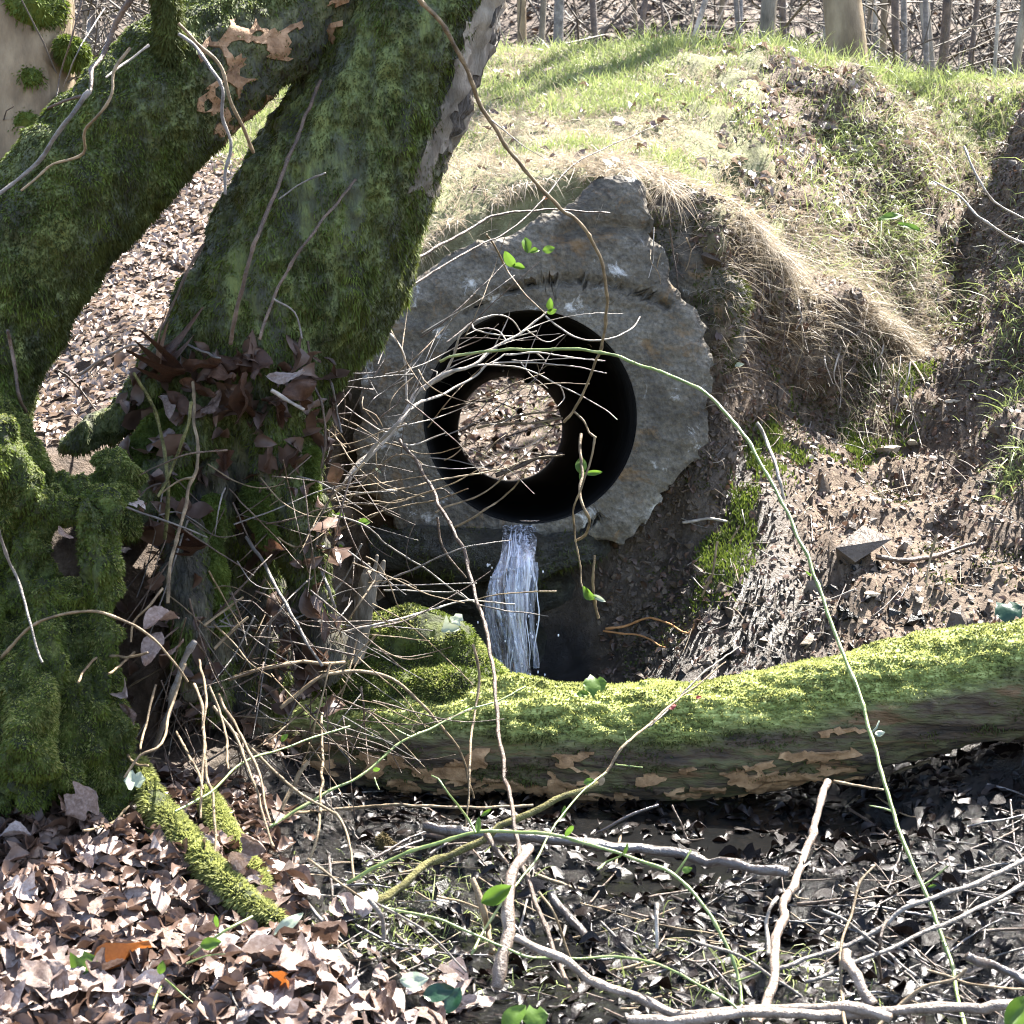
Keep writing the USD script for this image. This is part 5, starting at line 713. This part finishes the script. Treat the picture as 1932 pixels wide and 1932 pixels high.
for lab, c, pts, d, r0, r1, m_ in [
    ('thin straight grey twig running from the tree foot across the waterfall', 4, [(0, 890), (130, 910), (260, 960), (350, 1040), (500, 1130), (620, 1220), (760, 1300), (900, 1325), (1050, 1345)], (4.0, 4.6), 2.2, 1.2, 'twig_grey'),
    ('pale twig lying along the moss hump to the waterfall', 4, [(30, 1440), (150, 1410), (300, 1380), (450, 1345), (600, 1300), (700, 1280), (900, 1290)], (4.0, 4.2), 2.6, 1.3, 'twig_pale'),
    ('short grey twig with a knee in front of the waterfall', 4, [(330, 1230), (480, 1235), (620, 1245), (655, 1235), (700, 1270), (760, 1300)], 4.3, 2, 1.3, 'twig_grey'),
    ('thin horizontal tan twig across the falling water', 4, [(1085, 1235), (950, 1240), (800, 1255), (720, 1280)], 4.45, 1.6, 1, 'twig_tan'),
    ('beige branch curving down over the left end of the log', 7, [(180, 260), (270, 180), (370, 115), (530, 95), (640, 120), (720, 170), (800, 250), (880, 340), (950, 430), (990, 520), (1020, 650)], (3.7, 3.9), 4, 2, 'twig_tan'),
    ('bright straight beige stick pointing at the moss hump', 7, [(-40, 130), (0, 115), (190, 65), (460, 62)], (3.7, 3.85), 4, 3, 'twig_tan'),
    ('beige vertical twig in front of the log left of the thorny cane', 7, [(1020, -20), (1045, 100), (1045, 200), (1020, 320), (1005, 480), (1000, 650), (985, 800)], (4.0, 3.7), 2.8, 1.8, 'twig_tan'),
    ('beige vertical twig at the left end of the log', 7, [(360, 280), (365, 500), (355, 650), (345, 800), (310, 920)], (3.8, 3.4), 3, 2.4, 'twig_tan'),
    ('long arching beige twig in front of the mossy stump', 3, [(-20, 1820), (80, 1710), (180, 1610), (330, 1550), (500, 1530), (640, 1560), (760, 1610), (870, 1690), (960, 1790), (1060, 1930)], (3.2, 3.3), 3.4, 2, 'twig_tan'),
    ('olive tan shoot rising to the leaf cluster at the tree foot', 3, [(760, 180), (840, 330), (890, 450), (930, 600), (945, 750), (955, 900), (935, 1120)], (3.7, 3.6), 3.2, 4, 'mossy_stem'),
    ('olive shoot leaning right that crosses the other at the tree foot', 3, [(1080, 350), (1050, 520), (980, 700), (940, 800), (890, 880)], 3.6, 3.4, 2.6, 'mossy_stem'),
    ('sinuous pale tan stem right of the two olive shoots', 3, [(1095, 230), (1095, 450), (1115, 580), (1110, 720), (1060, 850), (1030, 1000), (990, 1150), (965, 1300), (955, 1480)], (3.7, 3.45), 3.2, 3.6, 'twig_tan'),
    ('short tan side shoot between the shoots at the tree foot', 3, [(1090, 770), (1010, 790), (900, 870)], 3.6, 2.4, 1.2, 'twig_tan'),
    ('grey twig slanting down right below the tree foot leaves', 3, [(690, 930), (810, 975), (950, 1020), (1170, 1110)], 3.5, 2.6, 1.4, 'twig_grey'),
    ('long dark grey stick slanting down right through the brown tangle', 3, [(1390, 1110), (1500, 1270), (1610, 1480), (1700, 1640), (1830, 1840)], (3.8, 3.6), 3.6, 2.6, 'twig_grey'),
    ('wavy grey stick right of the dark slanting one', 3, [(1800, 1090), (1780, 1200), (1820, 1300), (1860, 1400), (1890, 1510)], 3.9, 3.6, 2.8, 'twig_grey'),
    ('brown stick rising right beside the tree foot', 3, [(1180, 1600), (1290, 1470), (1420, 1330), (1540, 1200)], 3.7, 2.8, 1.6, 'twig_brown'),
    ('tan stick rising right, lower of the pair in the tangle', 3, [(1210, 1740), (1300, 1650), (1400, 1560)], 3.6, 3.2, 2.6, 'twig_tan'), ('tan stick rising right, upper of the pair in the tangle', 3, [(1150, 1610), (1280, 1520), (1380, 1450)], 3.62, 2.6, 2.2, 'twig_tan'),
    ('grey vertical twig hanging down the mossy stump', 3, [(-10, 1050), (0, 1100), (60, 1260), (110, 1370), (165, 1570), (210, 1750), (240, 1820)], 3.15, 3, 2, 'twig_grey'),
    ('bent olive twig right of the mossy stump', 3, [(920, 1400), (850, 1500), (760, 1590), (740, 1700)], 3.3, 2.4, 2, 'twig_tan'),
    ('dark twig crossing behind the tree foot at the pale litter', 3, [(450, 190), (620, 80), (720, 30), (880, 20), (1050, 20), (1150, 60), (1250, 95)], (4.3, 3.75), 3, 2, 'twig_grey'), ('short dark green twig over the pale litter', 3, [(320, 170), (420, 240), (500, 330), (560, 400)], 4.2, 2.6, 1.6, 'twig_brown'),
    ('brown stem against the foot of the limb at the left edge', 3, [(40, -60), (60, 30), (90, 150), (110, 320), (140, 400)], 3.45, 3.6, 3, 'twig_brown'),
    ('slender brown stem right of the large clinging leaves', 3, [(1740, 0), (1750, 160), (1780, 250), (1830, 370), (1840, 560), (1820, 720)], 3.9, 2.6, 2, 'twig_brown'), ('grey stem curving down beside the slender brown one', 3, [(1820, 150), (1880, 260), (1910, 400), (1930, 520)], 4.0, 2.6, 2, 'twig_grey'),
    ('pale stick end sticking out of the large clinging leaves', 3, [(1540, 270), (1620, 330), (1730, 390)], 3.7, 4, 3, 'twig_pale'), ('thin grey twig reaching right below the clinging leaves', 3, [(1500, 740), (1700, 770), (1830, 810), (1932, 870), (2050, 950)], 3.9, 2, 1.2, 'twig_grey'),
    ('dark crooked branch in front of the pale trunk at the upper left', 1, [(500, -10), (440, 90), (400, 190), (350, 260), (340, 340), (290, 370), (180, 410)], 3.5, 6, 2.4, 'twig_brown'), ('dark grey vine along the upper edge of the mossy limb', 1, [(345, 340), (250, 460), (150, 600), (60, 680), (-20, 745)], 3.4, 4.6, 3.4, 'twig_grey'),
    ('pale wavy vine clinging to the mossy limb', 1, [(490, 180), (430, 270), (420, 350), (380, 420), (320, 490), (325, 560), (300, 590), (200, 620), (140, 670), (80, 720)], 3.3, 3, 2.2, 'twig_tan'), ('short pale twig across the upper limb', 1, [(560, 170), (480, 230), (400, 290)], 3.4, 2.6, 2, 'twig_pale'),
    ('long pale forked vine hanging in front of the join of the two stems', 1, [(670, 85), (740, 160), (810, 220), (850, 290), (870, 370), (900, 450), (955, 575)], 3.5, 3, 3.4, 'twig_tan'), ('brown grey vine hanging beside the pale forked one', 1, [(680, 130), (750, 190), (800, 260), (840, 340), (840, 440), (870, 530), (850, 640), (850, 730)], 3.5, 3.4, 3, 'twig_grey'),
    ('thin straight twig before the pale cushioned trunk', 1, [(310, -10), (270, 150), (230, 280), (195, 490)], 3.8, 1.8, 1.4, 'twig_brown'), ('thin leaning twig before the pale cushioned trunk', 1, [(395, 30), (290, 200), (240, 330)], 3.9, 1.6, 1.2, 'twig_grey'),
    ('dark twig crossing the gap between the two mossy stems', 1, [(740, 510), (670, 620), (590, 740), (500, 860), (440, 950)], 3.9, 3, 2.4, 'twig_brown'), ('dark twig along the left side of the leaning trunk', 1, [(770, 920), (700, 1040), (640, 1170), (610, 1240)], 3.85, 3, 2, 'twig_brown'), ('dark twig low under the mossy limb', 1, [(330, 1110), (300, 1140), (240, 1260)], 3.8, 3, 2, 'twig_brown'),
    ('dark brown stem running up the leaning trunk, longer one', 1, [(1210, 300), (1130, 500), (1050, 700), (960, 920), (900, 1150), (870, 1300)], (3.72, 3.6), 3.4, 4, 'twig_brown'), ('dark brown stem running up the leaning trunk, shorter right one', 1, [(1340, 680), (1200, 850), (1100, 1000), (1030, 1130), (980, 1280)], (3.75, 3.6), 2.6, 3, 'twig_brown'),
    ('pale short twig on the middle of the leaning trunk', 1, [(1230, 650), (1120, 700), (1050, 750)], 3.6, 1.8, 1.2, 'twig_grey'), ('pale forked twig on the lower leaning trunk', 1, [(1030, 1130), (1110, 1180), (1140, 1280)], 3.6, 2, 1.6, 'twig_grey'),
    ('pale twig curving in from the right edge above the gully', 2, [(1950, 870), (1800, 790), (1700, 690), (1615, 640)], 4.8, 2.8, 1.6, 'twig_pale'), ('pale twig arching down at the right edge of the gully head', 2, [(1720, 520), (1740, 570), (1790, 670), (1850, 730), (1950, 785)], 4.8, 2.4, 1.8, 'twig_pale')]:
    stick('twig' if r0 < 4.5 else 'branch', lab, 'twig' if r0 < 4.5 else 'branch', m_, c, pts, d, r0, r1)
# dry upright stems and the brown tangle left of the log
DS = [[(960, 80), (880, 300), (830, 490), (720, 550), (640, 660)], [(1000, 180), (1040, 300), (1050, 500), (1040, 700), (1030, 880)], [(1050, 480), (1070, 660), (1100, 780), (1105, 950), (1100, 1130)], [(1100, 300), (1200, 430), (1290, 640), (1350, 830), (1410, 1020)], [(1120, 240), (1240, 450), (1330, 640), (1390, 900)], [(910, 430), (1000, 600), (1040, 720)], [(800, 190), (770, 320), (740, 430), (720, 520)], [(640, 510), (690, 590), (760, 600)],
      [(520, 30), (450, 90), (400, 170)], [(520, 30), (660, 45), (760, 20)], [(1020, 60), (1060, 240), (1040, 420)], [(1080, 200), (1150, 400), (1180, 620)], [(730, 750), (640, 830), (570, 900), (430, 940)], [(690, 20), (590, 110), (560, 130)]]
plant('dry_stems', 'bundle of dry upright tan stems between the mossy stump and the log', 'plant', [(6, q, (3.4, 3.15), 3.2 if i < 5 else 2.4, 2.2) for i, q in enumerate(DS)], mtl='twig_tan')
plant('branch', 'thick grey stick leaning behind the dry upright stems', 'branch', [(6, [(1000, -40), (980, 0), (900, 200), (850, 380), (800, 480), (770, 560)], 3.45, 6, 5)], mtl='twig_grey')
gb = np.random.default_rng(95); TW = []
for k in range(210):
    x0, y0 = gb.uniform(300, 720), gb.uniform(860, 1430); a = gb.normal(2.7 if gb.random() < .6 else 1.1, .5); L = gb.uniform(80, 260); P0 = np.array([x0, y0]); dd = np.array([math.cos(a), math.sin(a)]) * [-1, 1]; q = [tuple(P0 + dd * L * t + [0, 25 * math.sin(t * 3 + k) * (k % 3 - 1)]) for t in (0, .33, .66, 1)]
    TW.append((0, q, gb.uniform(3.55, 4.1), gb.uniform(.9, 2.2), .8, ['twig_brown', 'twig_brown', 'twig_tan', 'twig_grey', 'twig_brown'][k % 5]))
plant('brush_pile', 'heap of thin brown twigs piled between the tree foot and the log', 'brush pile', TW, part='twig')
TW = []
for k in range(42):
    x0, y0 = gb.uniform(600, 800), gb.uniform(600, 1000); a = gb.uniform(0, np.pi); L = gb.uniform(60, 200); dd = np.array([math.cos(a), math.sin(a)]); q = [(x0 + dd[0] * L * t + 18 * math.sin(t * 3 + k), y0 + dd[1] * L * t + 12 * math.sin(2 * t + 2 * k)) for t in (0, .33, .66, 1)]
    TW.append((0, q, gb.uniform(4.3, 4.75), gb.uniform(.9, 1.8), .7, ['twig_brown', 'twig_grey', 'twig_tan'][k % 3]))
plant('shrub', 'bare twiggy shrub in front of the left side of the headwall', 'shrub', TW, [(6, 1480 + 140 * i % 400, -640 + 60 * i, 4.4, .022, 'oval', LG, i) for i in range(3)] + [(4, 140, 910, 4.3, .03, 'oval', LG, .4), (4, 245, 940, 4.3, .034, 'oval', LG, .2), (4, 310, 710, 4.4, .02, 'long', 'ivy_pale', -.7)], part='twig')
# sticks on the leaf litter
for lab, pts, r0, m_ in [('long straight pale twig lying on the near leaf litter', [(330, 1090), (450, 1210), (560, 1270), (750, 1335), (880, 1370), (1030, 1470)], 3.6, 'twig_tan'), ('thin brown stem trailing right over the litter below the moss root', [(600, 1190), (680, 1235), (800, 1210), (900, 1165), (1040, 1145), (1180, 1155), (1400, 1140), (1600, 1120), (1756, 1105)], 2.4, 'twig_brown'), ('straight bone pale stick half buried in the litter', [(340, 1490), (460, 1493), (580, 1496)], 6, 'twig_pale'),
                         ('grey twig at the top of the near litter', [(180, 650), (260, 720), (350, 780)], 2.6, 'twig_grey'), ('dark stick at the bottom left of the litter', [(420, 1800), (600, 1760), (760, 1800), (900, 1900)], 4, 'twig_brown'), ('curved grey stick in the litter right of the moss root', [(1560, 1280), (1650, 1390), (1760, 1500)], 4, 'twig_grey')]:
    stick('twig', lab, 'twig', m_, 6, pts, 2.9, r0, ground=True)
for k in range(26):
    x0, y0 = gs.uniform(0, 800), gs.uniform(1580, 1920); a = gs.normal(.3, .6); L = gs.uniform(50, 190); P = path3(0, [(x0 + math.cos(a) * L * t, y0 + math.sin(a) * L * .7 * t + 6 * math.sin(3 * t + k)) for t in (0, .4, .7, 1)], 2.9, True, .012)
    obj('litter_twig', stick_mesh(P, gs.uniform(1.2, 2.6), 1), M[['twig_tan', 'twig_grey', 'twig_brown', 'twig_pale'][k % 4]], label='thin twig lying among the dead leaves of the near left slope', cat='twig', group='twigs on the near leaf litter')
# sticks in the stream
for lab, c, pts, d, r0, r1, m_, gr in [
    ('thick wet log stick lying across the stream with a shiny top', 7, [(820, 768), (960, 785), (1100, 802), (1300, 828), (1500, 855), (1750, 870), (1932, 905), (2100, 940), (2280, 965), (2380, 985)], (3.55, 3.35), 11, 9, 'twig_wet', 0), ('second wet stick just under the shiny one', 7, [(800, 825), (1000, 835), (1200, 845)], 3.55, 6, 5, 'twig_wet', 0),
    ('tall pale stick leaning against the log in the right half', 8, [(845, 785), (800, 880), (770, 990), (740, 1120), (690, 1250), (640, 1380), (610, 1530), (590, 1680), (560, 1820), (530, 1950)], (3.75, 2.75), 8, 8.5, 'branch_pale', 0),
    ('short thick pale stick standing in the stream below the green leaf', 7, [(1262, 875), (1215, 960), (1180, 1060), (1160, 1160), (1150, 1280), (1140, 1400), (1110, 1490)], (3.15, 2.85), 10, 12, 'branch_pale', 0),
    ('pale curving branch along the bottom, upper one', 7, [(1190, 1258), (1280, 1300), (1400, 1340), (1470, 1390), (1530, 1440), (1650, 1490), (1780, 1530), (1932, 1590), (2080, 1590), (2250, 1578), (2440, 1560), (2600, 1560), (2750, 1585), (2850, 1610)], (2.95, 2.75), 8, 10, 'branch_pale', 0), ('pale straight branch along the very bottom edge', 8, [(-100, 1935), (0, 1922), (300, 1895), (600, 1893), (900, 1890), (1100, 1888), (1300, 1872), (1500, 1860), (1640, 1850), (1800, 1862)], (2.7, 2.75), 10, 9, 'branch_pale', 0),
    ('pale knobbly stub standing up from the bottom branches', 8, [(928, 1590), (950, 1650), (975, 1720), (1020, 1790), (1070, 1860)], (2.85, 2.75), 10, 11, 'branch_pale', 0),
    ('long curved dark stick rising to the right edge, upper of two', 8, [(610, 1675), (800, 1610), (960, 1550), (1100, 1470), (1200, 1390), (1330, 1340), (1500, 1280), (1660, 1210), (1790, 1140)], (2.9, 3.15), 4, 5, 'twig_grey', 0), ('long curved dark stick rising to the right edge, lower of two', 8, [(740, 1740), (850, 1700), (980, 1640), (1130, 1580), (1300, 1500), (1450, 1440), (1600, 1370), (1790, 1255)], (2.85, 3.1), 3.6, 4, 'twig_grey', 0),
    ('short pale bent stick beside the tall pale leaning stick', 8, [(565, 1610), (555, 1450), (570, 1390), (605, 1340)], (3, 3.1), 4, 3.6, 'twig_pale', 0), ('brown vertical stem at the lower right in front of the mud', 8, [(1070, 1180), (1000, 1260), (960, 1400), (910, 1540), (905, 1650), (910, 1800), (930, 1950)], (3.1, 2.7), 2.4, 3, 'twig_tan', 0), ('brown stem short of the vertical one to its right', 8, [(1125, 1440), (1100, 1530), (1090, 1640), (1095, 1720)], 2.95, 3, 2.6, 'twig_brown', 0),
    ('curved wet stick under the log near the middle', 8, [(20, 970), (150, 980), (280, 1020), (380, 1060), (440, 1100)], 3.6, 5, 3, 'twig_wet', 1), ('thick dark stick under the log left of the curved one', 8, [(-40, 970), (20, 1010), (80, 1050), (140, 1100)], 3.55, 7, 6, 'twig_wet', 1), ('dark twig standing over the wet log stick', 8, [(110, 900), (150, 980), (185, 1060), (260, 1060)], 3.5, 2, 1.5, 'twig_brown', 0),
    ('tan twig leaving the foot of the log to the right', 8, [(875, 785), (1000, 810), (1110, 830)], 3.7, 3, 2, 'twig_tan', 0), ('tan stick lying on the mud right of the log foot', 8, [(1330, 690), (1200, 730), (1100, 800), (1000, 860), (930, 910)], 3.75, 4, 4, 'twig_tan', 1),
    ('pale twig at the bottom right over the dark gap', 8, [(1500, 1670), (1440, 1720), (1300, 1760), (1180, 1850), (1080, 1940)], 2.75, 3, 3.4, 'twig_tan', 0), ('thin twig at the bottom right corner', 8, [(1310, 1680), (1400, 1700), (1500, 1740), (1640, 1760), (1780, 1770)], 2.8, 2.4, 2, 'twig_tan', 0), ('thick grey wet stick at the right end of the bottom', 8, [(1500, 1610), (1620, 1660), (1700, 1690), (1790, 1730)], 2.85, 9, 8, 'twig_wet', 0),
    ('dark thin stick from the wet boulder to the bottom', 8, [(0, 1285), (100, 1330), (220, 1380), (350, 1430), (430, 1570)], 3.1, 4, 2.4, 'twig_wet', 1), ('grey twig crossing under the brown vertical stem', 8, [(820, 1395), (930, 1440), (1050, 1540), (1120, 1590), (1260, 1700)], 2.95, 3, 2.4, 'twig_grey', 0), ('grey twig slanting down to the bottom branches', 8, [(200, 1530), (380, 1590), (500, 1650), (640, 1750), (740, 1820)], 2.9, 3.2, 2.6, 'twig_grey', 0), ('white wet upright stick left of the dark boulder', 8, [(42, 1365), (40, 1460), (38, 1570)], 3.05, 4.5, 3.5, 'twig_pale', 0),
    ('pale horizontal stick just under the log at the left', 7, [(150, 725), (400, 700), (680, 680), (800, 690), (950, 690), (1285, 685)], 3.85, 3.2, 2.6, 'twig_tan', 0), ('short brown broken stick by the green leaf', 7, [(1080, 815), (1130, 890), (1170, 940)], 3.3, 6, 4, 'twig_brown', 0), ('tan stick level with the green leaf to its right', 7, [(1265, 975), (1350, 1010), (1450, 1045), (1600, 1060), (1780, 1072)], 3.1, 4, 3, 'twig_tan', 1), ('dark brown stub slanting down in the middle of the stream', 7, [(1360, 1060), (1450, 1170), (1530, 1290)], 3.1, 8, 9, 'twig_wet', 1),
    ('tan stick leaning beside the short thick pale one', 7, [(1015, 1010), (1060, 1150), (1080, 1220), (1110, 1330)], 3.05, 6, 5, 'twig_tan', 0), ('fine beige twig hanging right of the thorny cane', 7, [(1305, 1060), (1370, 1150), (1430, 1310), (1485, 1460)], 2.95, 2.4, 2, 'twig_tan', 0), ('dark wet stick under the log at centre right, upper', 7, [(1560, 670), (1700, 720), (1850, 760), (1960, 775)], 3.75, 7, 6, 'twig_wet', 1), ('dark wet stick under the log at centre right, lower', 7, [(1770, 770), (1850, 820), (1960, 880)], 3.65, 9, 8, 'twig_wet', 1), ('thin dark wet stick pointing up to the log', 7, [(1830, 680), (1680, 740), (1560, 800)], 3.65, 3, 2.4, 'twig_wet', 0),
    ('fine tan twig over the low mossy rock', 7, [(865, 1078), (1000, 1110), (1140, 1172)], 3.05, 2.4, 1.6, 'twig_tan', 0), ('pale stick leaning at the stream edge left of the log end', 7, [(300, 495), (240, 600), (180, 710)], 3.6, 5, 4, 'twig_tan', 0), ('grey twig running from the tangle into the stream', 7, [(-20, 370), (120, 500), (260, 630), (400, 710), (440, 740), (480, 870), (495, 1015)], (3.6, 3.2), 3, 2.2, 'twig_tan', 0), ('tan twig low at the edge of the leaf litter', 7, [(300, 915), (370, 960), (460, 1030), (540, 1090)], 3.1, 2.6, 2, 'twig_tan', 0),
    ('grey twig slanting across the near stream edge', 7, [(580, 1100), (700, 1160), (850, 1260), (990, 1410)], 2.95, 2.4, 2, 'twig_grey', 0), ('pale crooked stick end at the litter edge', 7, [(570, 1095), (610, 1140), (625, 1190), (630, 1270)], 2.9, 5, 4, 'twig_grey', 0)]:
    stick('stick', lab, 'stick', m_, c, pts, d, r0, r1, ground=bool(gr))
WS = []
for k in range(210):
    x0, y0 = gb.uniform(560, 1930), gb.uniform(1490, 1930); a = gb.normal(0, .7) + (gb.random() < .25) * 1.2; L = gb.uniform(50, 330); q = [(x0 + math.cos(a) * L * t, y0 + math.sin(a) * L * .6 * t + 10 * math.sin(3 * t + k)) for t in (0, .4, .7, 1)]
    P = path3(0, q, 3.3, True, .006); WS.append(stick_mesh(P, gb.uniform(1.2, 3.5), 1.2))
for k in range(0, 210): obj('wet_twig', WS[k], M[['twig_wet', 'twig_brown', 'twig_grey', 'twig_wet', 'twig_brown', 'twig_wet', 'twig_tan'][k % 7]], label='thin wet twig lying in the muddy stream bed below the log', cat='twig', group='wet twigs littering the stream bed')
# gully: sticks and roots
for nm, lab, c, pts, d, r0, r1, m_, gr in [
    ('stick', 'straight white stick leaning in the gully beside the green bramble', 5, [(390, 765), (430, 860), (480, 1000), (522, 1165)], (4.95, 4.8), 3.6, 3, 'twig_pale', 0), ('root', 'long dark root along the lip of the earth hollow', 5, [(1000, 1465), (1050, 1470), (1200, 1475), (1350, 1440), (1510, 1395)], 5, 4.6, 3.6, 'twig_brown', 1), ('twig', 'pale forked twig over the dark root', 5, [(1310, 1340), (1270, 1480), (1255, 1595)], 4.6, 2.4, 2, 'twig_tan', 0),
    ('root', 'pale root bending out below the hanging turf', 5, [(1060, 385), (1110, 420), (1170, 450), (1200, 490), (1240, 550)], 5.5, 3, 2.4, 'twig_tan', 1), ('twig', 'tan twig standing in the dark earth below the headwall', 5, [(180, 1380), (150, 1550), (95, 1665)], 4.7, 2.4, 2, 'twig_tan', 0), ('twig', 'thin twig beside the tan one in the dark earth', 5, [(290, 1300), (240, 1390)], 4.8, 2, 1.4, 'twig_tan', 0), ('stick', 'pale stick lying under the broken right corner of the headwall', 5, [(0, 1280), (120, 1270), (230, 1272)], 4.8, 3, 2.4, 'twig_pale', 1),
    ('root', 'forked orange root on the dark earth right of the waterfall', 4, [(1300, 1400), (1400, 1385), (1480, 1350), (1570, 1380), (1660, 1420), (1682, 1385)], 4.7, 2.6, 1.6, 'orange_root', 1), ('root', 'second orange root lower on the dark earth', 4, [(1290, 1410), (1450, 1430), (1560, 1480)], 4.7, 2.2, 1.4, 'orange_root', 1), ('twig', 'dark twig across the foot of the gully before the log', 8, [(0, 530), (100, 440), (220, 310), (330, 220), (430, 150)], (3.9, 4.3), 2.2, 1.2, 'twig_grey', 0),
    ('stick', 'thin tan stick on the slope seen through the pipe, upper of two', 4, [(740, 525), (850, 495), (980, 465), (1085, 452)], 10.7, 2.6, 2, 'bark_tan', 0), ('stick', 'thin tan stick on the slope seen through the pipe, lower of two', 4, [(830, 515), (1000, 498), (1110, 478)], 10.6, 2.2, 2, 'bark_tan', 0), ('stick', 'dark stick lying in the far mouth of the pipe', 4, [(820, 738), (900, 710), (1000, 660), (1115, 640)], 9.9, 4, 4, 'twig_brown', 0)]:
    stick(nm, lab, nm, m_, c, pts, d, r0, r1, ground=bool(gr))
HR = []
for k in range(46):
    x = gb.uniform(1230, 1720); y = np.interp(x, [1230, 1400, 1520, 1700], [400, 470, 560, 660]) + gb.uniform(0, 90); L = gb.uniform(40, 150); q = [(x + 14 * math.sin(2.5 * t + k) * t + gb.normal(0, 5), y + L * t) for t in (0, .3, .6, 1)]; HR.append((0, q, float(np.interp(x, [1230, 1400, 1700], [4.95, 5.3, 5.75])), gb.uniform(.9, 2), .7, ['twig_tan', 'twig_pale', 'twig_brown'][k % 3]))
plant('hanging_roots', 'bunch of pale dead roots hanging from the turf edge right of the headwall', 'roots', HR, part='root')
GT = []
for k in range(90):
    x0, y0 = gb.uniform(1280, 1900), gb.uniform(740, 1230); a = gb.uniform(0, np.pi); L = gb.uniform(20, 90); q = [(x0 + math.cos(a) * L * t, y0 + math.sin(a) * L * t * .7 + 4 * math.sin(3 * t + k)) for t in (0, .5, 1)]; P = path3(0, q, 5, True, .004); GT.append(stick_mesh(P, gb.uniform(.8, 1.7), .7, sides=5))
for k in range(90): obj('gully_twig', GT[k], M[['twig_tan', 'twig_grey', 'twig_pale', 'twig_brown'][k % 4]], label='short thin twig lying on the earth of the gully right of the culvert', cat='twig', group='short twigs strewn over the gully')
# single leaves
def lone(px, py, d, s, kind, m_, lab, seed, yaw=.3, face=(0, -.8, .6)): leaf3(px, py, d, s, kind, m_, None, seed, 'leaf', face, yaw, label=lab, cat='leaf')
lone(936, 1687, 2.98, .058, 'oval', LG, 'large bright green leaf standing over the dark stream hollow', 1, .5, (.1, -1, .2)); lone(1122, 1294, 4.0, .055, 'lobed', LG, 'bright green lobed leaf on the mossy log', 2, .1); lone(1100, 1310, 4.0, .03, 'oval', LG, 'small green leaf below the lobed one on the mossy log', 3, .1)
lone(850, 1190, 4.15, .045, 'lobed', 'ivy_pale', 'pale ivy leaf on the moss hump, lower one', 4, .2); lone(862, 1170, 4.15, .035, 'lobed', 'ivy_pale', 'pale ivy leaf on the moss hump, upper one', 5, .9); lone(1268, 1334, 3.98, .022, 'oval', 'red_leaf', 'small red leaf on the mossy log', 6, .5); lone(1318, 1316, 3.98, .014, 'oval', 'red_leaf', 'tiny red leaf right of the small red one on the log', 7, .5)
lone(828, 1874, 2.72, .05, 'oval', 'leaf_dark', 'dark glossy ivy leaf at the bottom centre, left of two', 8, .3); lone(856, 1888, 2.72, .045, 'oval', 'leaf_dark', 'dark glossy ivy leaf at the bottom centre, right of two', 9, 1.2); lone(782, 1850, 2.75, .045, 'oval', 'ivy_pale', 'pale bluish leaf at the edge of the bottom litter', 10, .1); lone(255, 1473, 3.25, .04, 'lobed', 'ivy_pale', 'pale bluish leaf at the head of the moss root', 11, .1)
lone(545, 1745, 2.95, .06, 'long', 'ivy_pale', 'pale grey curled leaf at the right end of the moss root', 12, .8); lone(160, 1865 - 40, 2.85, .05, 'lobed', LG, 'green leaves half hidden in the litter left of the long pale twig', 13, .8); lone(970, 1920, 2.65, .05, 'oval', LG, 'yellow green leaf at the bottom edge right of centre', 14, .9); lone(1010, 1922, 2.65, .04, 'lobed', LG, 'yellow green lobed leaf at the bottom edge beside the other', 15, .2)
lone(1920, 1915, 2.65, .07, 'oval', LG, 'bright green leaf in the bottom right corner', 16, 1.0); lone(1680, 412, 5.9, .09, 'long', LG, 'broad green leaf in the turf at the head of the gully, left', 17, .3); lone(1715, 430, 5.9, .08, 'long', LG, 'broad green leaf in the turf at the head of the gully, right', 18, 2.6); lone(1395, 690, 5.2, .03, 'oval', 'ivy_pale', 'small pale leaf on the moss right of the headwall', 19, .4); lone(1900, 1160, 4.1, .07, 'lobed', 'leaf_dark', 'dark green leaf behind the log at the right edge', 20, .4)
